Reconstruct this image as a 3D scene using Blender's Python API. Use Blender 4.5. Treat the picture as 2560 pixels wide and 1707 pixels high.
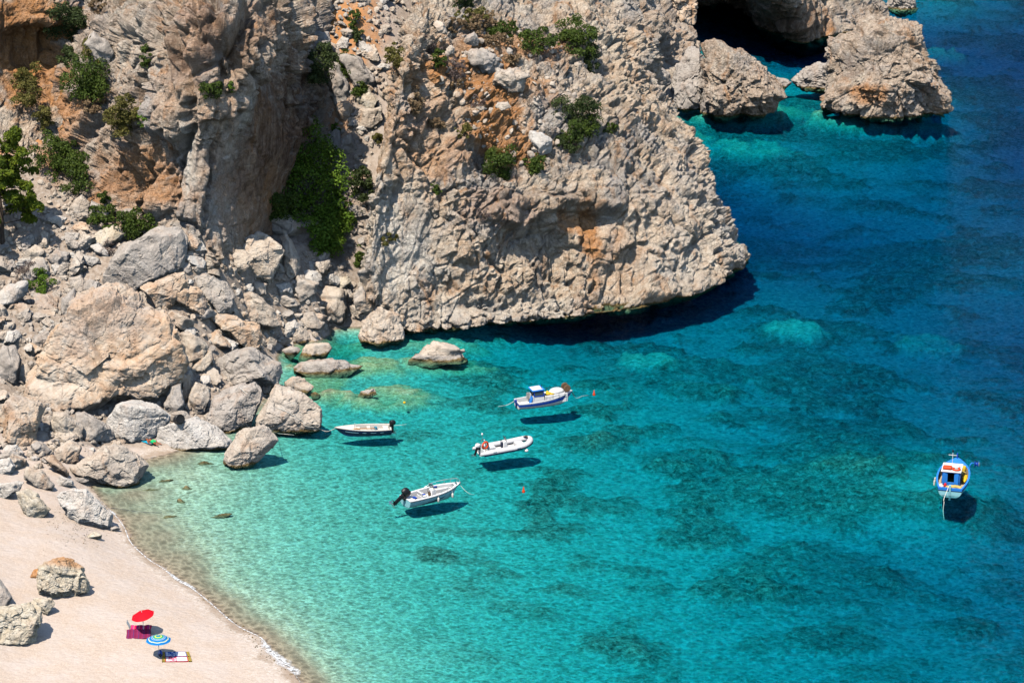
import bpy, bmesh, math, random
import numpy as np
from mathutils import Vector, Matrix, Euler

for _o in list(bpy.data.objects):
    bpy.data.objects.remove(_o, do_unlink=True)
scene = bpy.context.scene
COL = scene.collection
RAD = math.radians

# ------------------------------------------------------------------ camera
CAM_H = 90.0
PITCH = RAD(19.0)
LENS = 100.0
F_PX = 2560.0 * LENS / 36.0
cam_data = bpy.data.cameras.new('camera')
cam_data.lens = LENS
cam_data.sensor_width = 36.0
cam_data.clip_start = 1.0
cam_data.clip_end = 20000.0
cam = bpy.data.objects.new('camera', cam_data)
COL.objects.link(cam)
cam.location = (0, 0, CAM_H)
cam.rotation_euler = (math.pi / 2 - PITCH, 0, 0)
scene.camera = cam

# ------------------------------------------------------------------ sky and sun
SUN_EL = 62.0
SUN_DIR = Vector((0.55 * math.cos(RAD(SUN_EL)), 0.835 * math.cos(RAD(SUN_EL)), -math.sin(RAD(SUN_EL)))).normalized()  # travel of the light
world = bpy.data.worlds.new('World')
scene.world = world
world.use_nodes = True
wn = world.node_tree
bg = wn.nodes['Background']
sky = wn.nodes.new('ShaderNodeTexSky')
sky.sky_type = 'NISHITA'
sky.sun_disc = False
sky.sun_elevation = RAD(SUN_EL)
sky.sun_rotation = math.atan2(-SUN_DIR.x, -SUN_DIR.y)
sky.air_density = 1.0
sky.dust_density = 0.2
wn.links.new(sky.outputs[0], bg.inputs[0])
bg.inputs[1].default_value = 0.135
sun_data = bpy.data.lights.new('sun', 'SUN')
sun_data.energy = 4.8
sun_data.angle = RAD(0.5)
sun_data.color = (1.0, 0.93, 0.84)
sun = bpy.data.objects.new('sun', sun_data)
COL.objects.link(sun)
sun.rotation_euler = SUN_DIR.to_track_quat('-Z', 'Y').to_euler()
sun.location = (-100, 100, 200)

# ------------------------------------------------------------------ picture settings
scene.view_settings.view_transform = 'Standard'
scene.view_settings.look = 'None'
scene.view_settings.exposure = 0.22
scene.view_settings.gamma = 1.0
scene.view_settings.use_curve_mapping = False
scene.render.engine = 'CYCLES'
cy = scene.cycles
cy.max_bounces = 4
cy.diffuse_bounces = 0
cy.glossy_bounces = 1
cy.transmission_bounces = 4
cy.volume_bounces = 0
cy.transparent_max_bounces = 8
cy.caustics_reflective = False
cy.caustics_refractive = False
cy.sample_clamp_indirect = 4.0
cy.use_denoising = True
try:
    cy.denoiser = 'OPENIMAGEDENOISE'
    cy.denoising_input_passes = 'RGB_ALBEDO_NORMAL'
    cy.denoising_prefilter = 'ACCURATE'
except Exception:
    pass

# ------------------------------------------------------------------ pixel <-> world helpers (photo pixels, 2560 x 1707)
CP, SP = math.cos(PITCH), math.sin(PITCH)
FWD = np.array([0.0, CP, -SP]); UPV = np.array([0.0, SP, CP]); RGT = np.array([1.0, 0.0, 0.0])
ORG = np.array([0.0, 0.0, CAM_H])
def ray(px, py):
    return FWD + RGT * ((px - 1280.0) / F_PX) + UPV * (-(py - 853.5) / F_PX)
def PY(px, py, Y):
    d = ray(px, py); return ORG + d * (Y / d[1])
def WZ(px, py, z=0.0):
    d = ray(px, py); return ORG + d * ((z - CAM_H) / d[2])
def project(P):
    Q = P - ORG
    dz = Q @ FWD
    return 1280.0 + F_PX * (Q @ RGT) / dz, 853.5 - F_PX * (Q @ UPV) / dz
def px_per_m(p):
    return F_PX / float((np.asarray(p) - ORG) @ FWD)

# ------------------------------------------------------------------ numpy noise
_rs = np.random.RandomState(7)
_G = _rs.normal(size=(256, 3)); _G /= np.linalg.norm(_G, axis=1)[:, None]
_G = _G.astype(np.float32)
def _h(ix, iy, iz, seed):
    h = ix.astype(np.uint32) * np.uint32(374761393) + iy.astype(np.uint32) * np.uint32(668265263) + iz.astype(np.uint32) * np.uint32(2246822519) + np.uint32((seed * 974711) & 0xFFFFFFFF)
    h = (h ^ (h >> np.uint32(16))) * np.uint32(0x85ebca6b)
    h = (h ^ (h >> np.uint32(13))) * np.uint32(0xc2b2ae35)
    return h ^ (h >> np.uint32(16))
def perlin(P, seed=0):
    P = np.asarray(P, np.float32)
    n = len(P)
    if n > 60000:                      # chunks stay in the cache
        return np.concatenate([perlin(P[i:i + 40000], seed) for i in range(0, n, 40000)])
    I = np.floor(P); f = P - I; I = I.astype(np.int32).astype(np.uint32)
    u = f * f * f * (f * (f * 6 - 15) + 10)
    fx, fy, fz = f[:, 0], f[:, 1], f[:, 2]
    ux, uy, uz = u[:, 0], u[:, 1], u[:, 2]
    hx = [I[:, 0] * np.uint32(374761393), (I[:, 0] + np.uint32(1)) * np.uint32(374761393)]
    hy = [I[:, 1] * np.uint32(668265263), (I[:, 1] + np.uint32(1)) * np.uint32(668265263)]
    hz = [I[:, 2] * np.uint32(2246822519) + np.uint32((seed * 974711) & 0xFFFFFFFF), (I[:, 2] + np.uint32(1)) * np.uint32(2246822519) + np.uint32((seed * 974711) & 0xFFFFFFFF)]
    c = np.float32(1 / 127.5); m = np.uint32(255)
    def corner(dx, dy, dz):
        h = hx[dx] + hy[dy] + hz[dz]
        h = (h ^ (h >> np.uint32(16))) * np.uint32(0x85ebca6b); h = (h ^ (h >> np.uint32(13))) * np.uint32(0xc2b2ae35); h = h ^ (h >> np.uint32(16))
        return ((h & m) * c - 1) * (fx - dx) + (((h >> np.uint32(8)) & m) * c - 1) * (fy - dy) + (((h >> np.uint32(16)) & m) * c - 1) * (fz - dz)
    x00 = corner(0, 0, 0); x00 += ux * (corner(1, 0, 0) - x00)
    x10 = corner(0, 1, 0); x10 += ux * (corner(1, 1, 0) - x10)
    x01 = corner(0, 0, 1); x01 += ux * (corner(1, 0, 1) - x01)
    x11 = corner(0, 1, 1); x11 += ux * (corner(1, 1, 1) - x11)
    y0 = x00 + uy * (x10 - x00); y1 = x01 + uy * (x11 - x01)
    return (y0 + uz * (y1 - y0)) * np.float32(1.5)
def fbm(P, octs=4, seed=0, gain=0.5):
    s, a = 0, 1.0
    for o in range(octs):
        s = s + a * perlin(P * (2.03 ** o) + 17.3 * o, seed + o); a *= gain
    return s
def ridged(P, octs=4, seed=0, gain=0.5):
    s, a, t = 0, 1.0, 0
    for o in range(octs):
        s = s + a * (1 - 2 * np.abs(perlin(P * (2.03 ** o) + 11.7 * o, seed + o))); t += a; a *= gain
    return s / t
def facet(P, seed=0, tilt=1.0, flat=False):
    """each Voronoi cell is a tilted plane: broken-rock relief. returns height and distance to nearest cell border"""
    P = np.asarray(P, np.float32)
    I = np.floor(P).astype(np.int32)
    F = P - I
    n = len(P)
    b1 = np.full(n, 9e9, np.float32); b2 = np.full(n, 9e9, np.float32); hb = np.zeros(n, np.uint32)
    BX = np.zeros(n, np.float32); BY = BX.copy(); BZ = BX.copy()
    k = np.float32(0.8 / 1023.0)
    for dx in (-1, 0, 1):
        for dy in (-1, 0, 1):
            for dz in ((0,) if flat else (-1, 0, 1)):
                h = _h(I[:, 0] + dx, I[:, 1] + dy, I[:, 2] + dz, seed)
                X = F[:, 0] - np.float32(dx + 0.1) - k * (h & np.uint32(1023))
                Y = F[:, 1] - np.float32(dy + 0.1) - k * ((h >> np.uint32(10)) & np.uint32(1023))
                Z = F[:, 2] - np.float32(dz + 0.1) - k * ((h >> np.uint32(20)) & np.uint32(1023))
                if flat: Z = np.zeros_like(X)
                d2 = X * X + Y * Y + Z * Z
                m = d2 < b1
                b2 = np.minimum(b2, np.maximum(d2, b1))
                b1 = np.where(m, d2, b1); hb = np.where(m, h, hb)
                BX = np.where(m, X, BX); BY = np.where(m, Y, BY); BZ = np.where(m, Z, BZ)
    g = _G[((hb >> np.uint32(5)) & np.uint32(255)).astype(np.int32)]
    hh = ((hb >> np.uint32(17)) & np.uint32(255)).astype(np.float32) / 255.0 - 0.5 + tilt * (BX * g[:, 0] + BY * g[:, 1] + BZ * g[:, 2])
    return hh, np.sqrt(b2) - np.sqrt(b1)
def smooth(a, b, x):
    t = np.clip((x - a) / (b - a), 0, 1); return t * t * (3 - 2 * t)

# ------------------------------------------------------------------ object helpers
def tag(o, label=None, cat=None, group=None, kind=None):
    if label: o['label'] = label
    if cat: o['category'] = cat
    if group: o['group'] = group
    if kind: o['kind'] = kind
    return o
def link(name, me, mat=None, parent=None):
    o = bpy.data.objects.new(name, me)
    COL.objects.link(o)
    if mat is not None and me is not None:
        me.materials.clear()
        for m in (mat if isinstance(mat, (list, tuple)) else [mat]): me.materials.append(m)
    if parent is not None: o.parent = parent
    return o
def empty(name, loc=(0, 0, 0), rz=0.0):
    o = bpy.data.objects.new(name, None); COL.objects.link(o)
    o.empty_display_size = 0.3
    o.location = loc; o.rotation_euler = (0, 0, rz)
    return o
def np_mesh(name, V, Fq, smooth_shade=True, mats=None):
    """V (n,3), Fq (m,k) equal-size faces"""
    me = bpy.data.meshes.new(name)
    V = np.ascontiguousarray(V, np.float32); Fq = np.ascontiguousarray(Fq, np.int32)
    m, k = Fq.shape
    me.vertices.add(len(V)); me.vertices.foreach_set('co', V.ravel())
    me.loops.add(m * k); me.loops.foreach_set('vertex_index', Fq.ravel())
    me.polygons.add(m)
    me.polygons.foreach_set('loop_start', np.arange(0, m * k, k, dtype=np.int32))
    me.polygons.foreach_set('loop_total', np.full(m, k, np.int32))
    me.polygons.foreach_set('use_smooth', np.full(m, bool(smooth_shade)))
    if mats is not None: me.polygons.foreach_set('material_index', np.ascontiguousarray(mats, np.int32))
    me.update(calc_edges=True)
    return me
def set_attr(me, name, vals):
    a = me.attributes.new(name, 'FLOAT', 'POINT')
    a.data.foreach_set('value', np.ascontiguousarray(vals, np.float32))
def grid_faces(nr, nc):
    i = np.arange(nr * nc).reshape(nr, nc)
    return np.stack([i[:-1, :-1].ravel(), i[:-1, 1:].ravel(), i[1:, 1:].ravel(), i[1:, :-1].ravel()], 1)

# ------------------------------------------------------------------ material helpers
class NT:
    def __init__(self, name):
        self.m = bpy.data.materials.new(name); self.m.use_nodes = True
        self.t = self.m.node_tree; self.N = self.t.nodes
        self.bsdf = self.N.get('Principled BSDF'); self.out = self.N.get('Material Output')
        self._pos = None
    def n(self, typ, **kw):
        x = self.N.new(typ)
        for k, v in kw.items(): setattr(x, k, v)
        return x
    def l(self, a, b): self.t.links.new(a, b)
    def pos(self):
        if self._pos is None: self._pos = self.n('ShaderNodeNewGeometry')
        return self._pos.outputs['Position']
    def objpos(self):
        return self.n('ShaderNodeTexCoord').outputs['Object']
    def mapped(self, vec, scale=(1, 1, 1), rot=(0, 0, 0)):
        mp = self.n('ShaderNodeMapping'); self.l(vec, mp.inputs['Vector'])
        mp.inputs['Scale'].default_value = scale; mp.inputs['Rotation'].default_value = rot
        return mp.outputs[0]
    def noise(self, vec, scale, detail=4, rough=0.55, dist=0.0):
        x = self.n('ShaderNodeTexNoise'); self.l(vec, x.inputs['Vector'])
        x.inputs['Scale'].default_value = scale; x.inputs['Detail'].default_value = detail
        x.inputs['Roughness'].default_value = rough; x.inputs['Distortion'].default_value = dist
        return x.outputs['Fac']
    def voro(self, vec, scale, feature='F1', out='Distance', rand=1.0):
        x = self.n('ShaderNodeTexVoronoi', feature=feature); self.l(vec, x.inputs['Vector'])
        x.inputs['Scale'].default_value = scale; x.inputs['Randomness'].default_value = rand
        return x.outputs[out]
    def ramp(self, fac, stops, interp='LINEAR'):
        x = self.n('ShaderNodeValToRGB'); self.l(fac, x.inputs[0])
        cr = x.color_ramp; cr.interpolation = interp
        while len(cr.elements) < len(stops): cr.elements.new(0.5)
        for e, (p, c) in zip(cr.elements, stops):
            e.position = p; e.color = (c[0], c[1], c[2], 1) if hasattr(c, '__len__') else (c, c, c, 1)
        return x.outputs[0]
    def mix(self, fac, a, b, blend='MIX'):
        x = self.n('ShaderNodeMix', data_type='RGBA', blend_type=blend)
        for s, v in ((x.inputs[0], fac), (x.inputs[6], a), (x.inputs[7], b)):
            if isinstance(v, (int, float)): s.default_value = v
            elif isinstance(v, (tuple, list)): s.default_value = (v[0], v[1], v[2], 1)
            else: self.l(v, s)
        return x.outputs[2]
    def math(self, op, a, b=None, clamp=False):
        x = self.n('ShaderNodeMath', operation=op); x.use_clamp = clamp
        for s, v in ((x.inputs[0], a), (x.inputs[1], b)):
            if v is None: continue
            if isinstance(v, (int, float)): s.default_value = v
            else: self.l(v, s)
        return x.outputs[0]
    def attr(self, name, out='Fac'):
        x = self.n('ShaderNodeAttribute'); x.attribute_name = name
        return x.outputs[out]
    def bump(self, h, strength=0.5, dist=0.1, prev=None):
        x = self.n('ShaderNodeBump'); self.l(h, x.inputs['Height'])
        x.inputs['Strength'].default_value = strength; x.inputs['Distance'].default_value = dist
        if prev is not None: self.l(prev, x.inputs['Normal'])
        return x.outputs[0]
    def done(self, color=None, rough=0.85, normal=None, spec=0.2, metal=0.0):
        b = self.bsdf
        if color is not None:
            if isinstance(color, (tuple, list)): b.inputs['Base Color'].default_value = (color[0], color[1], color[2], 1)
            else: self.l(color, b.inputs['Base Color'])
        if isinstance(rough, (int, float)): b.inputs['Roughness'].default_value = rough
        else: self.l(rough, b.inputs['Roughness'])
        b.inputs['Specular IOR Level'].default_value = spec
        b.inputs['Metallic'].default_value = metal
        if normal is not None: self.l(normal, b.inputs['Normal'])
        return self.m

def rock_material(name, c_lo, c_mid, c_hi, mottle=1.0, stain=1.0, grain=1.0):
    t = NT(name)
    p = t.pos()
    big = t.noise(p, 0.13, 5, 0.62, 0.5)
    big2 = t.noise(t.mapped(p, (1, 1, 0.6)), 0.34, 5, 0.62, 0.7)
    med = t.noise(p, 1.1 * grain, 6, 0.65, 0.6)
    fine = t.noise(p, 6.0 * grain, 5, 0.7)
    mott = t.noise(p, 2.6 * grain, 5, 0.75, 0.3)
    streak = t.noise(t.mapped(p, (1.6, 1.6, 0.22)), 1.3, 4, 0.6)
    sc = lambda c, k: tuple(min(0.8, x * k) for x in c)
    col = t.ramp(med, [(0.30, c_lo), (0.50, c_mid), (0.70, c_hi)])
    # weathering: grey skin, cream faces, rusty patches, each in its own large patches
    col = t.mix(t.ramp(big, [(0.47, 0), (0.62, 0.70 * stain)]), col, (0.415, 0.39, 0.36))
    col = t.mix(t.ramp(big2, [(0.52, 0), (0.68, 0.70 * stain)]), col, (0.70, 0.605, 0.475))
    rust = t.noise(t.mapped(p, (0.9, 0.9, 0.35)), 0.55 * grain, 4, 0.6, 0.8)
    col = t.mix(t.ramp(rust, [(0.55, 0), (0.70, 0.75 * stain)]), col, (0.50, 0.27, 0.135))
    # dirt-filled cracks, lichen pits and fresh chips
    wn2 = t.n('ShaderNodeTexNoise'); t.l(p, wn2.inputs['Vector']); wn2.inputs['Scale'].default_value = 1.7 * grain; wn2.inputs['Detail'].default_value = 4
    wp = t.n('ShaderNodeVectorMath', operation='MULTIPLY_ADD'); t.l(wn2.outputs['Color'], wp.inputs[0]); wp.inputs[1].default_value = (0.55,) * 3; t.l(p, wp.inputs[2])
    pits = t.voro(t.mapped(wp.outputs[0], (1, 1, 0.6)), 0.85 * grain, 'DISTANCE_TO_EDGE')
    pits2 = t.voro(t.mapped(wp.outputs[0], (1, 1, 0.7)), 3.0 * grain, 'DISTANCE_TO_EDGE')
    col = t.mix(t.ramp(fine, [(0.33, 0.50 * mottle), (0.45, 0.0)]), col, sc(c_lo, 0.45))
    col = t.mix(t.ramp(fine, [(0.56, 0.0), (0.70, 0.55 * mottle)]), col, sc(c_hi, 1.12))
    col = t.mix(t.ramp(mott, [(0.36, 0.40 * mottle), (0.48, 0.0)]), col, sc(c_lo, 0.60))
    # earth, polished pale faces, dark seep stains, and shade painted into the dark mask
    oc = t.math('MULTIPLY', t.attr('ochre'), t.ramp(med, [(0.25, 1.0), (0.75, 0.70)]))
    col = t.mix(oc, col, t.ramp(fine, [(0.3, (0.42, 0.155, 0.04)), (0.7, (0.64, 0.31, 0.11))]))
    pa = t.math('MULTIPLY', t.attr('pale'), t.ramp(streak, [(0.35, 0.35), (0.6, 1.0)]))
    col = t.mix(pa, col, (0.74, 0.67, 0.56))
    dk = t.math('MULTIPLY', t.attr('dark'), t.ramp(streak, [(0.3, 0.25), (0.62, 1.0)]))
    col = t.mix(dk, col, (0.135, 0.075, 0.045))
    gap = t.ramp(t.noise(p, 0.7, 3, 0.6), [(0.46, 0.0), (0.60, 0.7)])
    col = t.mix(t.math('MULTIPLY', t.ramp(pits, [(0.0, 1.0), (0.018, 0.0)]), gap), col, sc(c_lo, 0.25))
    col = t.mix(t.ramp(pits2, [(0.0, 0.40 * mottle), (0.04, 0.0)]), col, sc(c_lo, 0.3))
    # algae belt at the waterline, ochre weed below it
    z = t.n('ShaderNodeSeparateXYZ'); t.l(t.pos(), z.inputs[0])
    zn = t.math('ADD', z.outputs[2], t.math('MULTIPLY', t.math('SUBTRACT', med, 0.5), 0.8))
    zr = t.math('MULTIPLY', t.math('ADD', zn, 1.0), 0.5)
    weed = t.mix(t.ramp(zr, [(0.40, 0.0), (0.50, 1.0)]), t.ramp(fine, [(0.3, (0.20, 0.165, 0.07)), (0.7, (0.46, 0.39, 0.20))]), t.ramp(fine, [(0.35, (0.10, 0.062, 0.016)), (0.65, (0.27, 0.175, 0.05))]))
    col = t.mix(t.ramp(zr, [(0.53, 0.92), (0.61, 0.0)]), col, weed)
    hgt = t.math('ADD', t.math('MULTIPLY', fine, 0.55), t.math('MULTIPLY', t.noise(p, 19 * grain, 3, 0.6), 0.25))
    hgt = t.math('ADD', hgt, t.math('MULTIPLY', t.math('MULTIPLY', t.ramp(pits, [(0.0, 0), (0.05, 1)]), gap), 0.4))
    hgt = t.math('ADD', hgt, t.math('MULTIPLY', t.ramp(pits2, [(0.0, 0), (0.08, 1)]), 0.22 * mottle))
    hgt = t.math('ADD', hgt, t.math('MULTIPLY', mott, 0.8 * mottle))
    nb = t.bump(hgt, 0.55 + 0.45 * mottle, 0.24 / grain)
    return t.done(col, 0.92, nb, 0.15)

M = {}
M['rock'] = rock_material('limestone', (0.43, 0.295, 0.19), (0.69, 0.535, 0.385), (0.76, 0.65, 0.51), 1.0, 1.2)
M['rock_grey'] = rock_material('grey_limestone', (0.32, 0.225, 0.155), (0.57, 0.44, 0.325), (0.68, 0.565, 0.44), 1.0, 1.15)
M['boulder'] = rock_material('boulder_limestone', (0.45, 0.355, 0.27), (0.63, 0.52, 0.405), (0.70, 0.61, 0.50), 0.45, 0.7)
M['boulder_orange'] = rock_material('boulder_rusty', (0.56, 0.35, 0.215), (0.66, 0.475, 0.32), (0.69, 0.60, 0.49), 0.40, 0.7)
M['boulder_grey'] = rock_material('boulder_grey', (0.36, 0.31, 0.262), (0.50, 0.437, 0.372), (0.61, 0.54, 0.462), 0.45, 0.4)
M['boulder_white'] = rock_material('boulder_pale', (0.56, 0.495, 0.42), (0.68, 0.62, 0.54), (0.75, 0.70, 0.63), 0.40, 0.4)
M['boulder_cream'] = rock_material('boulder_cream', (0.56, 0.44, 0.29), (0.70, 0.595, 0.44), (0.76, 0.69, 0.57), 0.6, 0.4)
# ------------------------------------------------------------------ ground height: thin-plate spline through surveyed points
_CTRL = []
def ctl(*pts):
    for px, py, z in pts:
        w = WZ(px, py, z); _CTRL.append((w[0], w[1], z))
# beach
ctl((0,1707,1.5),(200,1707,1.15),(500,1707,.55),(690,1707,.12),(0,1500,2.1),(200,1500,1.5),(400,1550,.95),(560,1580,.3),
    (0,1350,2.4),(150,1350,1.8),(330,1450,.75),(430,1500,.5),(0,1250,2.2),(150,1250,1.4),(250,1310,.6),(180,1190,1.0),(240,1190,.35))
ctl(*[(x, y, 0.0) for x, y in ((221,1212),(252,1254),(280,1282),(307,1316),(325,1356),(370,1397),(406,1419),(433,1442),(478,1469),(523,1505),
    (564,1541),(600,1568),(654,1595),(676,1631),(721,1667),(740,1695),(780,1760))])
ctl((325,1234,-.10),(361,1293,-.10),(397,1343,-.11),(451,1392,-.11),(496,1433,-.12),(580,1500,-.13),(660,1560,-.14),(740,1625,-.15),(810,1700,-.16))
ctl((310,1105,.45),(360,1102,.4),(400,1116,.22),(440,1122,.02),(400,1142,-.03),(350,1160,-.05),(300,1180,.0),(470,1150,-.18))
# shallows to deep water
ctl((480,1190,-.22),(420,1250,-.22),(600,1190,-.42),(520,1300,-.32),(640,1300,-.52),(600,1430,-.36),(760,1500,-.52),(850,1620,-.52),(900,1707,-.5),
    (750,1200,-.75),(700,1090,-.7),(620,1100,-.45),(900,1100,-1.15),(1070,1250,-1.15),(1000,1450,-1.0),(1080,1650,-1.0),(1250,1130,-1.55),
    (1300,1300,-1.6),(1250,1600,-1.5),(1360,1030,-1.9),(1100,930,-1.5),(900,900,-1.0),(1000,860,-1.2),(760,930,-.8),(700,890,-.25),(820,850,-.5),
    (920,860,-.8),(1300,830,-2.2),(1600,800,-3.8),(1600,1000,-2.6),(1600,1250,-2.3),(1600,1550,-2.2),(1850,710,-4.2),(1900,900,-3.5),(1900,1150,-3.1),
    (1900,1400,-2.8),(1900,1690,-2.9),(2200,800,-4.4),(2200,1100,-3.8),(2200,1400,-3.7),(2360,1260,-2.5),(2420,1230,-2.7),(2380,1160,-3.2),(2300,1690,-3.8),(2550,700,-4.6),(2550,1000,-5.0),
    (2550,1300,-4.5),(2550,1690,-4.2),(2000,500,-4.3),(1850,400,-3.0),(1740,300,-2.0),(2000,310,-2.8),(2050,240,-2.0),(2200,310,-2.8),(2400,450,-4.4),
    (2500,250,-4.5),(2400,80,-4.0),(2300,20,-2.6),(1900,150,-3.6),(2000,165,-4.0),(2700,400,-6.4),(2700,900,-6),(2700,1500,-5.2),(2500,-60,-5))
# scree and gully
ctl((0,1150,2.4),(0,1050,3.2),(0,900,5.2),(0,700,9),(0,550,13),(0,400,17),(130,600,11.5),(130,800,7),(130,1000,3.1),(200,1100,1.6),(260,1050,1.6),
    (100,340,18.3),(240,480,14),(250,900,4.2),(300,750,7.6),(350,620,10.7),(470,600,12),(540,635,10.2),(610,635,8.8),(660,600,7.9),(720,520,9.4),
    (770,420,11.6),(850,0,27),(870,300,16.3),(860,500,9.8),(880,640,5.3),(890,770,1.5),(800,750,3.4),(800,640,6.4),(720,700,5.4),(740,830,.8),
    (660,780,3.4),(600,700,7),(600,860,2.4),(540,950,1.9),(470,1060,.7),(640,960,.5),(560,1040,.3),(400,1000,2.2),(400,850,5.3),(680,860,.6),(820,815,.4),
    (-300,900,9),(-300,1400,6),(-300,400,22),(-300,1700,4),(0,200,19),(60,100,20))
for x, y, z in ((-9,275,5),(-9,290,17),(1,285,-3),(10,290,-3),(18,300,-4),(-8,320,24),(15,330,-4),(40,420,-4),(-20,330,34),(-60,300,34),(-90,280,34),
                (60,200,-5.5),(80,250,-6.4),(100,320,-7),(120,420,-7.5),(0,150,-4),(-30,150,1.2),(-60,180,5),(40,150,-7),(-100,180,12)):
    _CTRL.append((x, y, z))
_C = np.array(_CTRL); _n = len(_C)
def _K(r2): return 0.5 * r2 * np.log(np.maximum(r2, 1e-6))
_d2 = ((_C[:, None, :2] - _C[None, :, :2]) ** 2).sum(-1)
_A = np.zeros((_n + 3, _n + 3)); _A[:_n, :_n] = _K(_d2) + np.eye(_n) * 0.4
_A[:_n, _n] = 1; _A[:_n, _n+1:] = _C[:, :2]; _A[_n, :_n] = 1; _A[_n+1:, :_n] = _C[:, :2].T
_w = np.linalg.solve(_A, np.concatenate([_C[:, 2], np.zeros(3)]))
def ground_z(X, Y):
    X = np.asarray(X, float).ravel(); Y = np.asarray(Y, float).ravel()
    out = _w[_n] + _w[_n+1] * X + _w[_n+2] * Y
    for k in range(_n):
        out += _w[k] * _K((X - _C[k, 0]) ** 2 + (Y - _C[k, 1]) ** 2)
    return out

def reef_height(P):
    a = fbm(np.c_[P[:, 0] * 0.16, P[:, 1] * 0.20, 0 * P[:, 0]], 4, 31)
    b, _ = facet(np.c_[P[:, 0] * 0.55, P[:, 1] * 0.55, 0 * P[:, 0]], 33, 0.6, True)
    return a, b

xs = np.concatenate([[-4000, -1500, -500, -200, -110, -85, -72], np.arange(-60, 78, 0.36), np.arange(78, 112, 1.2), [130, 180, 300, 700, 1800, 4500]])
ys = np.concatenate([[-3000, -800, -100, 60, 120, 150, 165], np.arange(174, 300, 0.36), np.arange(300, 360, 0.75), np.arange(360, 460, 1.5), [480, 540, 700, 1200, 2500, 6000]])
GX, GY = np.meshgrid(xs, ys)
gx, gy = GX.ravel(), GY.ravel()
cx_, cy_ = np.clip(gx, -95, 118), np.clip(gy, 160, 455)
gz = ground_z(cx_, cy_)
far = np.hypot(gx - cx_, gy - cy_)
gz = np.where((gx > 0) | (gy > 460), gz - np.minimum(far * 0.06, 40), gz)
gz = np.maximum(gz, -58.0)
P2 = np.c_[gx, gy, np.zeros_like(gx)]
near = far < 40
gpx, gpy = project(np.c_[gx, gy, gz])
gpx = np.where(gy > 20, gpx, -9999); gpy = np.where(gy > 20, gpy, 9999)
# loose ground above the beach, rippled sand, boulder reefs under water
warp = fbm(P2 * 0.25, 3, 5) * 14
scree = smooth(-6, 20, 1130 - 0.0 * gpx + np.minimum(0, (gpx - 260) * 0.15) + warp - gpy) * smooth(-0.2, 0.4, gz) * smooth(980, 900, gpx)
ra, rb = reef_height(P2)
reef = smooth(0.08, 0.42, ra) * smooth(-0.7, -1.7, gz) * smooth(560, 900, gpx)
reef = np.clip(reef + 0.9 * smooth(-0.12, 0.22, fbm(P2 * np.array([0.055, 0.09, 1.0]), 4, 77)) * smooth(1250, 1750, gpx) * smooth(-1.2, -2.0, gz), 0, 1)
reef = reef * (1 - 0.75 * smooth(-4.2, -6.8, gz)) * (1 - 0.4 * smooth(1250, 1650, gpy))
shelf = np.zeros_like(gz)
fine_s, _fs = facet(P2 * 1.3, 9, 0.8, True)
gz = gz + scree * (0.35 * fbm(P2 * 0.35, 3, 3) + 0.28 * fine_s + 0.12 * fbm(P2 * 2.1, 2, 4))
sand = smooth(-0.05, 0.15, gz) * (1 - scree)
gz = gz + sand * (0.035 * fbm(P2 * np.array([0.9, 1.6, 1]), 3, 8) + 0.05 * fbm(P2 * 0.22, 2, 12))
gz = gz + near * reef * (0.55 + 0.45 * rb + 0.25 * fbm(P2 * 0.9, 3, 41)) * np.clip(-gz * 0.30, 0, 0.9)
# named reefs and ledges seen through the water: (px, py, half width px, half height px, rise m, reef strength)
for (bx, by, bw, bh, rise, rs_) in ((975, 1000, 122, 30, 0.80, -.8), (1030, 985, 80, 22, .2, -.3), (1860, 1430, 140, 34, 0.55, .9), (1995, 785, 84, 26, 0.95, -.12), (2320, 790, 88, 28, 1.0, -.12),
        (1090, 1385, 55, 22, 0.25, 1), (1700, 1120, 120, 30, .4, .9), (2110, 1130, 90, 28, .6, .9), (1500, 1240, 120, 26, .35, .8),
        (2080, 1540, 120, 30, .5, .9), (1560, 1590, 110, 30, .4, .9), (1960, 265, 80, 20, .9, -.6), (1880, 350, 120, 26, .9, -.3), (2370, 95, 80, 16, 1.6, -.3), (880, 925, 150, 26, .62, -.9), (1110, 912, 120, 26, .75, -.8), (1260, 930, 60, 16, .4, .7),
        (800, 975, 70, 40, .45, -.9), (750, 890, 70, 26, .35, -.9), (860, 870, 90, 16, .4, -.7), (840, 1005, 40, 20, .4, -.8), (2200, 1380, 80, 24, .5, .9), (2430, 1480, 100, 26, .5, .9), (1760, 940, 110, 24, .6, .8), (1480, 1085, 90, 22, .4, .9),
        (1720, 330, 70, 20, .8, -.5), (2210, 292, 200, 26, 1.9, -.45), (1850, 288, 130, 24, 1.6, -.45), (1080, 862, 150, 18, .55, -.5), (1620, 870, 90, 22, .8, -.2)):
    c = WZ(bx, by, -1.0); s = px_per_m(c)
    ex = (gx - c[0]) / (bw / s); ey = (gy - c[1]) / (bh / s / 0.36)
    er = np.sqrt(ex * ex + ey * ey); sel = np.where(er < 2.0)[0]
    q = smooth(1.15, 0.72, er[sel] + 0.38 * fbm(P2[sel] * 0.45 + bx, 3, 51))
    gz[sel] += q * rise * (0.8 + 0.35 * rb[sel]); reef[sel] = np.clip(reef[sel] * (1 - q * (rs_ < 0)) + q * max(rs_, 0), 0, 1); shelf[sel] = np.maximum(shelf[sel], q * max(-rs_, 0))
gz = np.where((gz > -0.28) & (((gx > -4) & (gpy < 1200)) | ((gpx > 900) & (gy < 263))), -0.28, gz)
GP = np.c_[gx, gy, gz]
soil = np.zeros_like(gz)
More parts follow.
